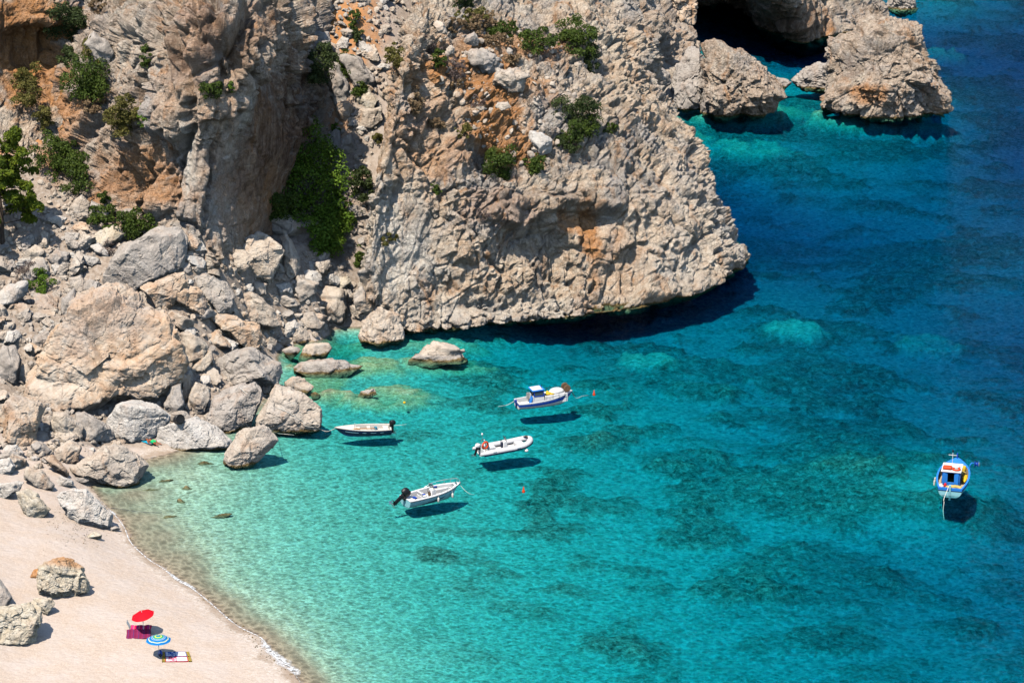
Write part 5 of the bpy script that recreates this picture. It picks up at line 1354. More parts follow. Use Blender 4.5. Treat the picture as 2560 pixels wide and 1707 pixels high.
# ---- navy dinghy with white deck
h, c, ln = heading((968, 1081), (846, 1087))
b1 = empty('dinghy', c, h); tag(b1, 'navy blue open dinghy with a white deck and black outboard', 'boat', 'moored boats')
G = hull_grid(5.0, 1.75, .52, .74, .14, tw=.86, full=2.0, rake=.55, fl=.42, start=.35)
hull, gun = hull_parts(b1, G, [1, 1, 1, 1, 0, 0, 0, 0, 0, 0, 0], rim=.13, sole=.20, inner_mat='cream_paint', rim_mat='cream_paint', hullmats=('navy_paint', 'royal_paint'), deck_from=.62, deck_mat='cream_paint')
for s in (1, -1):
    for i0, i1 in ((17, 25), (13, 16), (8, 12), (4, 7)):
        A = G[i0:i1, 8:10].copy(); A[:, :, 1] += .012; A[:, 1] = A[:, 0] * .55 + A[:, 1] * .45; A = A * np.array([1, s, 1])
        MB().grid(A).build('stripe', 'hull_aqua', hull)
MB().box((-.55, 0, .42), (.32, 1.45, .05)).build('thwart', 'cream_paint', b1, bevel=.01)
MB().box((-2.05, 0, .44), (.5, 1.2, .05)).build('stern_seat', 'cream_paint', b1, bevel=.01)
MB().box((.45, 0, .40), (.42, .6, .38)).build('locker', 'cream_paint', b1, bevel=.02)
MB().tube([(.75, .55, .80), (.75, .62, 1.25)], .03, 6).build('post', 'cream_paint', b1)
MB().box((-.9, -.25, .24), (1.0, .7, .08)).build('floor_mat', 'grey_board', b1)
outboard(b1, (-2.52, 0, .62), 'black_plastic', 1.15, 0.0)
for k, (dy, ln_) in enumerate(((.35, 2.1), (.48, 1.9))):
    o = MB().tube([(-1.1, dy, .60), (-1.1 + ln_ * .75, dy + .02, .66)], .022, 6).box((-1.1 + ln_ * .88, dy + .02, .67), (ln_ * .28, .12, .02)).build('oar', 'wood', None)
    o.matrix_world = Matrix.Translation(c) @ Matrix.Rotation(h, 4, 'Z'); tag(o, ('varnished oar lying nearer the middle of the navy dinghy', 'varnished oar lying along the side of the navy dinghy')[k], 'oar', 'oars in the dinghy')
o = MB().lathe([(0, 0), (.12, 0), (.15, .24), (.13, .24), (.11, .02), (0, .02)], k=14).build('bucket', 'cyan_plastic', None); o.location = Matrix.Translation(c) @ Matrix.Rotation(h, 4, 'Z') @ Vector((-1.15, -.15, .285)); tag(o, 'cyan plastic bucket on the floor of the navy dinghy', 'bucket')

# ---- white and blue fishing boat
h, c, ln = heading((1303, 1016), (1420, 1002))
b2 = empty('fishing_boat', c, h); tag(b2, 'white fishing boat with a dark blue band and small wheelhouse', 'boat', 'moored boats')
G = hull_grid(5.4, 1.95, .50, .98, .16, tw=.80, full=2.4, rake=.5, fl=.40, start=.4)
hull_parts(b2, G, [2, 2, 1, 1, 1, 1, 1, 0, 0, 0, 1], rim=.10, sole=.16, rim_mat='white_paint', hullmats=('royal_paint', 'white_paint', 'navy_paint', 'royal_paint'), deck_from=.80)
tr = MB()
for z0, z1, x0, x1 in ((.16, .62, -.15, 2.05),):
    for s in (1, -1):
        tr.add([(x0, s * .78, .2), (x1, s * .52, .2), (x1, s * .46, .98), (x0, s * .66, .92)], [(0, 1, 2, 3)])
    tr.add([(x0, .66, .92), (x0, -.66, .92), (x1, -.46, .98), (x1, .46, .98)], [(0, 1, 2, 3)]).add([(x1, .52, .2), (x1, -.52, .2), (x1, -.46, .98), (x1, .46, .98)], [(0, 1, 2, 3)]).add([(x0, .78, .2), (x0, -.78, .2), (x0, -.66, .92), (x0, .66, .92)], [(0, 1, 2, 3)])
trunk = tr.build('cabin_trunk', 'white_paint', b2)
for s in (1, -1): MB().grid(np.array([[(x, s * (.735 - .07 * (x + .15) / 2.2), .62 + .03 * math.sin(x * 4) + dz) for dz in (-.045, .045)] for x in np.linspace(.2, 1.15, 10)])).build('painted_wave', 'teal_stripe', trunk)
wh = empty('wheelhouse', (-.75, 0, .0)); wh.parent = b2
w = MB()
for s in (1, -1): w.add([(-.55, s * .62, .2), (.55, s * .62, .2), (.50, s * .56, 1.0), (-.50, s * .56, 1.0)], [(0, 1, 2, 3)])
w.add([(.55, .62, .2), (.55, -.62, .2), (.5, -.56, 1.0), (.5, .56, 1.0)], [(0, 1, 2, 3)]).box((-.5, .42, .6), (.04, .36, .84)).box((-.5, -.42, .6), (.04, .36, .84))
w.build('wall', 'white_paint', wh)
fr = MB()
for x in (-.47, .47):
    for s in (1, -1): fr.tube([(x, s * .56, 1.0), (x * .92, s * .53, 1.52)], .045, 6)
for s in (1, -1): fr.box((0, s * .55, 1.48), (.95, .05, .09)).box((0, s * .565, 1.02), (.98, .05, .08))
fr.box((.45, 0, 1.48), (.05, 1.08, .09)).box((.47, 0, 1.02), (.05, 1.1, .08)); fr.build('window_frame', 'royal_paint', wh)
for s in (1, -1): MB().box((0, s * .545, 1.25), (.80, .02, .40)).build('window', 'boat_glass', wh)
MB().box((.455, 0, 1.25), (.02, 1.0, .40)).build('window', 'boat_glass', wh)
MB().box((-.05, 0, 1.57), (1.22, 1.28, .07), ry=-.04).build('roof', 'sky_paint', wh, bevel=.03)
MB().box((-.1, 0, 1.62), (.95, 1.0, .03), ry=-.04).build('roof_deck', 'white_paint', wh, bevel=.01)
MB().tube([(.3, -.3, 1.6), (.3, -.3, 1.85)], .02).ball((.3, -.3, 1.88), (.05, .05, .07), sub=2).build('lamp', 'black_plastic', wh)
MB().box((-.62, -.15, .55), (.10, .5, .7), ry=.3).build('blue_door', 'sky_paint', wh)
MB().box((-1.25, .55, .75), (.62, .06, .62), rz=-.15).build('stern_board', 'grey_board', b2, bevel=.02)
MB().ball((1.15, .05, 1.0), (.75, .48, .42)).build('tarpaulin', 'white_paint', b2)
o = MB().ball((.28, -.2, 1.0), (.30, .22, .18)).ball((.55, -.32, .98), (.28, .12, .10)).ball((.22, -.1, 1.12), (.14, .14, .16)).build('oilskin', 'yellow_cloth', None); o.matrix_world = Matrix.Translation(c) @ Matrix.Rotation(h, 4, 'Z'); tag(o, 'yellow oilskin lying in front of the white wheelhouse', 'oilskin')
ra = MB()
for s in (1, -1):
    pts = [(x, s * (.86 - .30 * max(0, (x - .3) / 2.2) ** 1.5), z) for x, z in ((-.1, 1.10), (.5, 1.16), (1.1, 1.22), (1.7, 1.30))]
    ra.tube(pts, .016, 5)
    for p in pts: ra.tube([(p[0], p[1], .6), p], .018, 5)
ra.build('handrail', 'black_plastic', b2)
hw = empty('net_hauler', (2.05, 0, 0)); hw.parent = b2
MB().box((0, 0, 1.05), (.25, .3, .35)).tube([(0, -.42, 1.32), (0, .42, 1.32)], .05, 8).build('stand', 'white_paint', hw, bevel=.02)
for y in (-.34, .34): MB().lathe([(0, -.08), (.30, -.08), (.33, -.05), (.20, 0), (.33, .05), (.30, .08), (0, .08)], (0, y, 1.36), 18, axis='y').build('drum', 'rust_drum', hw)
MB().box((-2.72, .12, .30), (.06, .34, .75)).box((-2.80, .12, .62), (.25, .10, .06)).build('rudder', 'royal_paint', b2, bevel=.01)
MB().tube([(-2.7, -.12, .5), (-2.85, -.12, -.05)], .035, 6).build('outboard_bracket', 'black_plastic', b2)
MB().tube([(2.6, 0, .80), (2.78, 0, .62)], .035, 6).box((2.8, 0, .56), (.12, .25, .05), ry=.5).build('anchor', 'black_plastic', b2)

# ---- grey inflatable with a red lifebuoy
h, c, ln = heading((1200, 1136), (1318, 1116))
b3 = empty('inflatable_boat', c, h); tag(b3, 'light grey inflatable boat with a red lifebuoy and white outboard', 'boat', 'moored boats')
pth = []
for i in range(25):
    t = i / 24.0
    if t < .38: u = t / .38; pth.append((-2.6 + 3.4 * u, .82, .32 + .05 * u))
    elif t <= .62: u = (t - .38) / .24; a = math.pi / 2 - math.pi * u; pth.append((.8 + 1.72 * max(0, math.cos(a)) ** .8, .82 * math.sin(a), .37 + .30 * math.cos(a) ** 1.5 if math.cos(a) > 0 else .37))
    else: u = (t - .62) / .38; pth.append((.8 - 3.4 * u, -.82, .37 - .05 * u))
rad = [.10 if i in (0, 24) else .19 if i in (1, 23) else .255 for i in range(25)]
A = np.array(pth)[:, None, :]; pth2 = cat_rows(A, 97)[:, 0]; rad2 = np.interp(np.linspace(0, 24, 97), range(25), rad)
tb = MB().tube(pth2, list(rad2), 14).build('tube', 'grey_tube', b3, 60)
for s, a0, a1 in ((1, 3, 46), (-1, 51, 94)):
    q = pth2[a0:a1].copy(); out = q.copy(); 
    cx = np.array([0.4, 0, 0]); d = q - cx; d[:, 2] = 0; d[:, 0] = np.where(q[:, 0] < .8, 0, d[:, 0] * .6); d /= np.linalg.norm(d, axis=1)[:, None] + 1e-9
    st = q + d * .262 + np.array([0, 0, -.05]); MB().tube(st, .035, 6).build('rubbing_strake', 'navy_paint', tb, 60)
    st = q + d * .235 + np.array([0, 0, -.12]); MB().tube(st, .06, 6).build('rubbing_strake', 'navy_paint', tb, 60)
hb = MB()
for s in (1, -1): hb.grid(np.array([[(x, s * y * (1 if x < .8 else max(.02, 1 - ((x - .8) / 1.6) ** 2)), z + (0 if x < .8 else .28 * ((x - .8) / 1.6) ** 2)) for y, z in ((0, -.16), (.4, -.06), (.80, .16))] for x in np.linspace(-2.3, 2.38, 22)]))
hb.build('hull', 'white_paint', b3)
MB().grid(np.array([[(x, s * .78 * (1 if x < .8 else max(.05, 1 - ((x - .8) / 1.65) ** 2)), .17 + (0 if x < .8 else .18 * (x - .8) / 1.6)) for s in (1, .5, 0, -.5, -1)] for x in np.linspace(-2.25, 2.3, 14)])).build('cockpit_floor', 'white_paint', b3)
MB().box((-2.22, 0, .38), (.06, 1.3, .5)).build('transom', 'white_paint', b3, bevel=.01)
MB().box((-1.25, 0, .40), (.65, .75, .45)).build('seat_box', 'white_paint', b3, bevel=.03)
MB().box((-1.6, 0, .78), (.10, .75, .40), ry=-.15).build('seat_back', 'white_paint', b3, bevel=.03)
cs = MB().box((.05, 0, .55), (.42, .60, .75), taper=.75).build('console', 'white_paint', b3, bevel=.04)
MB().box((.12, 0, 1.10), (.03, .52, .42), ry=-.3).build('windshield', 'boat_glass', cs)
MB().ring((-.22, 0, .86), .16, .018, 'x', 16, 6).build('steering_wheel', 'black_plastic', cs)
MB().box((-.01, 0, .55), (.45, .35, .45)).build('console_hatch', 'navy_paint', cs)
MB().box((1.5, 0, .40), (.75, .9, .28), taper=.9).build('bow_locker', 'white_paint', b3, bevel=.03)
MB().box((.7, -.1, .25), (.35, .3, .14)).build('storage_box', 'white_paint', b3, bevel=.03)
MB().box((2.28, .22, .86), (.34, .34, .05), rz=.4, ry=-.1).build('bow_patch', 'navy_paint', b3, bevel=.01)
MB().tube([(2.05, .35, .85), (2.2, .1, .98), (2.25, -.2, .9)], .035, 6).build('bow_handle', 'rust_drum', b3)
fr = MB()
for s in (1, -1): fr.tube([(-1.95, s * .48, .25), (-1.95, s * .44, 1.15), (-1.95, s * .3, 1.30)], .03, 6)
fr.tube([(-1.95, .3, 1.3), (-1.95, -.3, 1.3)], .03, 6).tube([(-1.95, .1, 1.3), (-2.0, .14, 1.75)], .02, 6); fm = fr.build('a_frame', 'stainless', b3)
MB().ball((-2.0, .14, 1.80), (.09, .09, .12), sub=2).ball((-1.95, -.2, 1.36), (.06, .06, .07), sub=2).build('stern_light', 'white_paint', fm)
o = MB().ring((0, 0, 0), .29, .085, 'y', 24, 10).build('lifebuoy', 'orange_ring', None, 60); o.matrix_world = Matrix.Translation(c) @ Matrix.Rotation(h, 4, 'Z') @ Matrix.Translation((-1.98, -.46, .98)) @ Matrix.Rotation(.25, 4, 'Z'); tag(o, 'red lifebuoy hanging on the frame of the inflatable', 'lifebuoy')
outboard(b3, (-2.45, 0, .55), 'white_paint', 1.05, .35)
for x in (-1.3, 1.0): MB().box((x, -1.055, .40), (.35, .03, .07)).build('grab_handle', 'teal_stripe', tb)

# ---- white speedboat with a black outboard
h, c, ln = heading((1018, 1262), (1146, 1232))
b4 = empty('speedboat', c, h); tag(b4, 'white speedboat with a large black tilted outboard and hanging fenders', 'boat', 'moored boats')
G = hull_grid(5.4, 2.05, .62, .92, .15, tw=.86, full=2.3, rake=.75, fl=.50, start=.42, stem=.4)
hull, gun = hull_parts(b4, G, [1, 1, 1, 1, 1, 0, 0, 0, 0, 0, 2], rim=.20, sole=.22, inner_mat='white_paint', rim_mat='white_paint', hullmats=('hull_aqua', 'hull_aqua', 'hull_aqua'), deck_from=.86)  # white hull; aqua light off the water is put into its paint
for s in (1, -1):
    sw = []
    for i in range(6, 19):
        u = (i - 6) / 12.0; vv = 5.2 + 2.6 * u; j = int(vv); f = vv - j
        p = (G[i, j] * (1 - f) + G[i, j + 1] * f) * np.array([1, s, 1]); wd = .085 * math.sin(math.pi * (u * .8 + .12))
        sw.append([p + np.array([0, s * .014, -wd]), p + np.array([0, s * .014, wd * .4])])
    MB().grid(np.array(sw)).build('side_swoosh', 'navy_paint', hull)
    q = G[:, -1] * np.array([1, s, 1]) + np.array([0, s * .03, -.045]); MB().tube(q, .018, 5).build('rub_rail', 'black_plastic', gun)
cs = MB().box((-.05, 0, .58), (.55, .62, .72), taper=.8).build('console', 'white_paint', b4, bevel=.05)
MB().grid(np.array([[(.12 - .22 * abs(math.cos(a)) ** 2 + .0, .34 * math.cos(a), .92), ] * 1 + [(-.02 - .22 * abs(math.cos(a)) ** 2, .30 * math.cos(a), 1.34)] for a in np.linspace(0, math.pi, 12)])).build('windshield', 'boat_glass', cs)
MB().tube([(-.02 - .22 * abs(math.cos(a)) ** 2, .30 * math.cos(a), 1.35) for a in np.linspace(0, math.pi, 12)], .018, 5).build('windshield_rail', 'stainless', cs)
MB().ring((-.42, .05, .86), .17, .02, 'x', 16, 6).build('steering_wheel', 'black_plastic', cs)
MB().box((-.35, -.02, .55), (.10, .34, .32)).build('dashboard', 'rust_drum', cs, bevel=.02)
s1 = MB().box((-1.05, 0, .44), (.55, .85, .42)).box((-1.28, 0, .80), (.12, .85, .34), ry=-.2).build('helm_seat', 'white_paint', b4, bevel=.05)
MB().box((-.98, -.12, .665), (.30, .24, .03)).build('cushion', 'blue_cushion', s1)
s2 = MB().box((-2.15, 0, .42), (.55, 1.45, .40)).build('stern_bench', 'white_paint', b4, bevel=.05)
MB().box((-2.0, -.42, .70), (.20, .40, .12), rz=.2).build('cushion', 'blue_cushion', s2)
MB().box((-2.42, .62, .74), (.08, .22, .10)).build('cleat_cover', 'blue_cushion', s2)
MB().box((.62, -.15, .245), (1.0, .42, .04), rz=-.05).build('hatch', 'wood', b4, bevel=.01)
bs = MB()
for s in (1, -1): bs.add([(.55, s * .78, .52), (1.95, s * .34, .62), (1.85, s * .12, .62), (.55, s * .48, .52)], [(0, 1, 2, 3)]).add([(.55, s * .48, .52), (1.85, s * .12, .62), (1.85, s * .12, .22), (.55, s * .48, .22)], [(0, 1, 2, 3)])
bsn = bs.build('bow_bench', 'white_paint', b4)
for x, y, w_ in ((.62, .66, .38), (1.55, .46, .42), (1.95, .28, .18)): MB().box((x, y + .08, .72), (w_, .06, .14), rz=-.3).build('cushion', 'blue_cushion', bsn, bevel=.01)
rl = MB()
for s in (1, -1):
    pts = [(x, s * (np.interp(x, [-.2, 1, 2, 2.45], [.98, .86, .46, .20])), np.interp(x, [-.2, .3, 1.5, 2.45], [.78, 1.02, 1.20, 1.28])) for x in (-.2, .3, .9, 1.5, 2.0, 2.45)]
    rl.tube(pts, .016, 5)
    for p in pts[1:]: rl.tube([(p[0], p[1], p[2] - .36), p], .014, 5)
rl.tube([(2.45, .20, 1.28), (2.52, 0, 1.28), (2.45, -.20, 1.28)], .016, 5); rl.build('bow_rail', 'stainless', b4)
MB().tube([(2.6, 0, .95), (2.62, 0, 1.1)], .03, 6).build('bow_light', 'white_paint', b4)
MB().box((2.2, -.1, .99), (.12, .2, .06)).build('bow_cleat', 'teal_stripe', b4)
outboard(b4, (-2.85, 0, .72), 'black_plastic', 1.75, .95)
for k, x in enumerate((-.15, 1.35)):
    y = -np.interp(x, [-.2, 1.35], [1.08, .86]); f = empty('fender', (0, 0, 0)); f.matrix_world = Matrix.Translation(c) @ Matrix.Rotation(h, 4, 'Z') @ Matrix.Translation((x, y - .09, .36)); tag(f, ('white fender hanging nearer the middle of the speedboat', 'white fender hanging nearer the bow of the speedboat')[k], 'fender', 'speedboat fenders')
    MB().lathe([(0, -.20), (.06, -.19), (.085, -.14), (.085, .12), (.06, .17), (.025, .20), (.025, .23), (0, .23)], k=12).build('body', 'fender', f)
    MB().tube([(0, 0, .22), (0, .10, .44), (0, .22, .50)], .008, 4).build('lanyard', 'fender', f)

# ---- blue fishing boat at the right
h, c, ln = heading((2366, 1234), (2400, 1178))
h = RAD(76)
b5 = empty('fishing_boat', c, h); tag(b5, 'bright blue fishing boat seen from the stern at the right', 'boat', 'moored boats')
G = hull_grid(6.0, 2.75, .62, 1.15, .22, tw=.72, full=2.6, rake=.25, fl=.36, start=.42, kf=.85, stem=.2)
hull_parts(b5, G, [2, 2, 2, 2, 2, 2, 2, 2, 1, 0, 0], rim=.13, sole=.22, inner_mat='net_tan', rim_mat='sky_paint', hullmats=('sky_paint', 'navy_paint', 'hull_aqua'), deck_from=.72, deck_mat='sky_paint')
MB().box((-3.02, 0, .15), (.10, .14, 1.15)).box((-3.0, 0, .78), (.16, .16, .34)).build('stern_post', 'hull_aqua', b5, bevel=.015)
cb = empty('cabin', (-.55, .12, .2)); cb.parent = b5
wl = MB()
for s in (1, -1): wl.box((.1, s * .72, .62), (1.75, .06, 1.25))
wl.box((.95, 0, .62), (.06, 1.44, 1.25)).box((-.75, .58, .62), (.06, .26, 1.25)).box((-.75, -.58, .62), (.06, .26, 1.25)).box((-.75, 0, .16), (.06, 1.3, .32)).box((-.75, 0, 1.2), (.07, 1.3, .10))
wl.build('wall', 'sky_paint', cb, bevel=.008)
MB().box((.55, 0, .62), (.5, 1.30, 1.1)).build('cabin_shade_block', 'dark_void', cb)  # near-black block paints the shade inside the cabin
MB().ring((-.1, 0, .12), .28, .05, 'z', 16, 6).ring((-.1, .05, .22), .24, .05, 'z', 16, 6).build('rope_coil', 'green_net', cb)
for s in (1, -1): MB().box((-.84, s * .47, .66), (.05, .40, .98), rz=s * .35).build('door', 'sky_paint', cb, bevel=.01)
for s in (1, -1): MB().box((.2, s * .757, .85), (.55, .02, .38)).build('window', 'boat_glass', cb)
rf = MB().box((.1, 0, 1.30), (2.05, 1.70, .08)).build('roof', 'white_paint', cb, bevel=.025)
def on5(x, y, z, rz=0.0): return Matrix.Translation(c) @ Matrix.Rotation(h, 4, 'Z') @ Matrix.Translation((x, y, z)) @ Matrix.Rotation(rz, 4, 'Z')
o = MB().box((0, 0, .13), (.55, .75, .26)).build('life_raft', 'orange_ring', None, bevel=.07); o.matrix_world = on5(-.9, .48, 1.545); tag(o, 'orange raft canister on the roof of the blue boat', 'raft')
o = MB().ring((0, 0, .07), .30, .075, 'z', 22, 8).build('lifebuoy', 'orange_ring', None, 60); o.matrix_world = on5(-.95, -.28, 1.545); tag(o, 'orange lifebuoy lying on the roof of the blue boat', 'lifebuoy')
o = MB().ball((0, 0, .08), (.45, .35, .16)).ball((.1, .2, .1), (.3, .25, .14)).build('net_pile', 'bait_white', None); o.matrix_world = on5(-.35, -.2, 1.545); tag(o, 'white net heap on the cabin roof of the blue boat', 'net')
ms = MB().tube([(1.1, .25, .3), (1.1, .25, 2.35)], .03, 6).tube([(1.1, -.1, 2.05), (1.1, .6, 2.05)], .028, 6); mm = ms.build('mast', 'white_paint', b5)
MB().ball((1.1, .25, 2.42), (.08, .08, .14), sub=2).build('masthead_lamp', 'black_plastic', mm)
MB().tube([(2.75, 0, 1.1), (2.85, 0, 1.62)], .07, 8).build('stem_post', 'royal_paint', b5)
def netpile(mat, x, y, z, sx, sy, sz, label, seed, group=None):
    rs = np.random.RandomState(seed); D, Fi = ICO[4]
    P = D * (1 + .35 * fbm(D * 2 + seed, 3, seed))[:, None] * np.array([sx, sy, sz]); P[:, 2] = np.maximum(P[:, 2], -.05)
    o = link('net_pile', np_mesh('net_pile', P, Fi), M[mat]); o.matrix_world = on5(x, y, z); tag(o, label, 'net', group)
netpile('yellow_cloth', .1, -.95, .38, .75, .24, .22, 'bright yellow net heaped on the right side of the blue boat', 1)
netpile('net_yellow', 1.15, -.55, .45, .5, .4, .25, 'tan yellow net heaped ahead of the blue cabin', 2)
netpile('net_yellow', -2.2, -.2, .32, .32, .75, .30, 'tan net heaped across the stern of the blue boat', 3)
netpile('net_tan', -1.1, 1.0, .34, .8, .16, .22, 'pale net along the left side of the blue boat', 4)
netpile('bait_white', -2.1, .85, .34, .3, .2, .26, 'white floats piled in the stern corner of the blue boat', 5)
netpile('red_cloth', -1.9, .52, .40, .22, .14, .22, 'red cloth between the floats and the cabin', 6)
o = MB().lathe([(0, 0), (.16, 0), (.17, .30), (.12, .38), (0, .38)], k=14).build('canister', 'yellow_cloth', None); o.matrix_world = on5(1.3, -.75, .70); tag(o, 'yellow canister standing at the bow of the blue boat', 'canister')
wn_ = empty('winch', (1.15, -1.22, .9)); wn_.parent = b5
MB().tube([(0, 0, -.5), (0, -.02, .35), (.1, -.15, .55), (.15, -.30, .50)], .055, 8).build('davit', 'sky_paint', wn_)
MB().lathe([(0, -.16), (.26, -.16), (.28, -.12), (.14, -.05), (.14, .05), (.28, .12), (.26, .16), (0, .16)], (.15, -.55, .45), 18, axis='y').build('drum', 'royal_paint', wn_)
MB().tube([(.15, -.75, .3), (.15, -.75, .6)], .03, 6).build('crank', 'white_paint', wn_)
for k, (x, z) in enumerate(((-1.6, .35), (-1.0, .40))):
    f = MB().lathe([(0, -.22), (.07, -.2), (.08, 0), (.07, .2), (0, .22)], k=10).build('fender', 'fender', None); f.matrix_world = on5(x, 1.46, z + .1); tag(f, ('pale fender nearer the stern on the left side of the blue boat', 'pale fender nearer the bow on the left side of the blue boat')[k], 'fender', 'blue boat fenders')

# ------------------------------------------------------------------ buoys and ropes
def buoy(px, py, r, mat, label, cone=False):
    p = at(px, py); o = MB()
    if cone: o.lathe([(0, -.12), (r, -.05), (r * 1.05, .06), (r * .6, .22), (r * .22, .46), (0, .50)], k=14)
    else: o.ball((0, 0, r * .25), (r, r, r * .85)); o.tube([(0, 0, r * .8), (0, 0, r * 1.35)], r * .18, 6)
    b = o.build('buoy', mat, None); b.location = p; tag(b, label, 'buoy', 'mooring buoys')
buoy(1309, 1229, .13, 'orange_ring', 'orange cone buoy afloat beside the speedboat', True)
buoy(1485, 987, .12, 'orange_ring', 'red buoy afloat off the bow of the white fishing boat', True)
buoy(1316, 1127, .17, 'white_paint', 'white round buoy afloat beside the inflatable')
buoy(1011, 1007, .13, 'yellow_cloth', 'yellow float above the reef behind the dinghy')
def boat_pt(b, p): return np.array(Matrix.Translation(b.location) @ Matrix.Rotation(b.rotation_euler.z, 4, 'Z') @ Vector(p))
rope('mooring_rope', [boat_pt(b2, (-2.6, .3, .62)), np.array(at(1283, 1004, .3)), np.array(at(1268, 1012, .02)), np.array(at(1245, 1016, -.15))], .022, 'fender', 'pale rope from the stern of the white fishing boat')
rope('mooring_rope', [boat_pt(b2, (2.7, 0, .75)), np.array(at(1440, 995, .08)), np.array(at(1456, 990, -.02)), np.array(at(1470, 988, -.1))], .018, 'fender', 'thin rope from the bow of the white fishing boat')
rope('mooring_rope', [boat_pt(b4, (2.55, 0, .85)), np.array(at(1163, 1226, .3)), np.array(at(1175, 1234, .02)), np.array(at(1186, 1236, -.2))], .018, 'fender', 'thin rope from the bow of the speedboat')
rope('mooring_rope', [boat_pt(b5, (-2.95, .1, .85)), np.array(at(2360, 1246, .3)), np.array(at(2360, 1256, .02)), np.array(at(2358, 1275, -.3)), np.array(at(2360, 1300, -.8))], .026, 'fender', 'rope hanging from the stern of the blue boat')
rope('mooring_rope', [boat_pt(b1, (-2.5, .3, .55)), np.array(at(985, 1064, .12)), np.array(at(1005, 1062, .02)), np.array(at(1016, 1060, -.1))], .018, 'fender', 'thin rope from the stern of the navy dinghy')
bpy.context.view_layer.update()
_rocks = [o for o in COL.objects if o.name.startswith('boulder')]
def surf_pt(px, py, lift=.03):
    best = None; d = Vector(ray(px, py)).normalized()
    for o in SURF + _rocks:
        mi_ = o.matrix_world.inverted(); ok, l, n, _ = o.ray_cast(mi_ @ Vector(ORG), (mi_.to_3x3() @ d).normalized())
        if ok:
            w_ = o.matrix_world @ l; t = (w_ - Vector(ORG)).length
            if best is None or t < best[0]: best = (t, w_)
    p = best[1] if best else at(px, py)
    if p.z < 0: p = at(px, py, 0.01)
    return np.array(p) - ray(px, py) * lift / np.linalg.norm(ray(px, py)) * 1.5
rope('mooring_rope', [surf_pt(*p) for p in ((596, 966), (615, 983), (640, 1000), (665, 1011), (690, 1018), (715, 1028), (740, 1042), (758, 1054), (762, 1064), (785, 1068), (800, 1073))] + [np.array(at(818, 1078, .05)), boat_pt(b1, (2.45, 0, .62))], .022, 'fender', 'pale rope running over the grey boulders to the navy dinghy')
rope('mooring_rope', [surf_pt(*p) for p in ((655, 1077), (672, 1072), (690, 1082), (715, 1085))] + [np.array(at(735, 1087, -.1))], .02, 'fender', 'rope tied to the boulder with the orange skirt')
rope('mooring_rope', [surf_pt(*p) for p in ((277, 1269), (310, 1273), (340, 1278))] + [np.array(at(370, 1280, .02)), np.array(at(405, 1281, -.1))], .016, 'navy_paint', 'thin dark rope from the ridged beach boulder into the water')
# ------------------------------------------------------------------ things on the beach
def ground_at(px, py):
    r = hit(px, py, [beach, slope, seabed]); return r[1]
def stripes_material(name, stops, radius):
    """rings of woven colour by distance from the canopy's own axis"""
    t = NT(name); sp = t.n('ShaderNodeSeparateXYZ'); t.l(t.objpos(), sp.inputs[0])
    r = t.math('SQRT', t.math('ADD', t.math('MULTIPLY', sp.outputs[0], sp.outputs[0]), t.math('MULTIPLY', sp.outputs[1], sp.outputs[1])))
    col = t.ramp(t.math('DIVIDE', r, radius), stops, 'CONSTANT')
    m = t.done(col, .75, None, .2)
    tl = t.n('ShaderNodeBsdfTranslucent'); t.l(col, tl.inputs['Color']); mx = t.n('ShaderNodeMixShader'); mx.inputs[0].default_value = .25
    t.l(t.bsdf.outputs[0], mx.inputs[1]); t.l(tl.outputs[0], mx.inputs[2]); t.l(mx.outputs[0], t.out.inputs['Surface'])
    return m
_B, _G2, _Yl, _Wh, _Cy = (.008, .22, .60), (.02, .42, .16), (.78, .80, .18), (.70, .78, .74), (.05, .42, .62)
M['parasol_stripes'] = stripes_material('parasol_stripes', [(0, _Wh), (.035, _B), (.13, _G2), (.20, _Yl), (.29, _G2), (.36, (.04, .45, .35)), (.43, _Wh), (.46, _B), (.52, _Wh), (.55, _B), (.72, _Yl), (.76, _Wh), (.79, _B), (.95, _Cy)], .93)
M['parasol_red'] = stripes_material('parasol_red', [(0, (.72, .006, .02)), (.99, (.66, .006, .02))], .9)
def parasol(name, px, py, R, hgt, mat, label, tilt=(0, 0), dome=.34):
    p = ground_at(px, py); root = empty(name, p); tag(root, label, 'parasol', 'beach parasols')
    top = empty('tmp')
    # pole
    MB().tube([(0, 0, -.3), (0, 0, hgt)], .02, 8).build('pole', 'white_paint', root)
    MB().tube([(0, 0, hgt * .62), (0, 0, hgt * .66)], .032, 8).build('joint', 'black_plastic', root)
    G = []
    for i in range(9):
        q = i / 8.0; row = []
        for j in range(33):
            a = 2 * math.pi * j / 32; seg = abs(math.sin(a * 4)); rr = R * q * (1 - .055 * seg * q)
            row.append((rr * math.cos(a + .39), rr * math.sin(a + .39), dome * (1 - q ** 1.9) - .02 * seg * q))
        G.append(row)
    cn = MB().grid(np.array(G)).build('canopy', mat, root, 60, loc=(0, 0, hgt - dome * .15), rot=(tilt[0], tilt[1], 0))
    for j in range(8):
        a = 2 * math.pi * j / 8 + .39
        MB().tube([(.03 * math.cos(a), .03 * math.sin(a), dome - .03), (R * .5 * math.cos(a), R * .5 * math.sin(a), dome * .70), (R * .98 * math.cos(a), R * .98 * math.sin(a), -.012)], .007, 4).build('rib', 'stainless', cn)
    MB().tube([(0, 0, dome - .02), (0, 0, dome + .10)], .022, 6).build('finial', 'white_paint', cn)
    bpy.data.objects.remove(top, do_unlink=True)
    return root
parasol('beach_parasol', 398, 1642, .93, 1.42, 'parasol_stripes', 'blue, green and yellow ringed parasol on the sand')
parasol('beach_parasol', 359, 1583, .88, 1.50, 'parasol_red', 'plain red parasol tilted over the camp chair', (.10, -.22), .30)
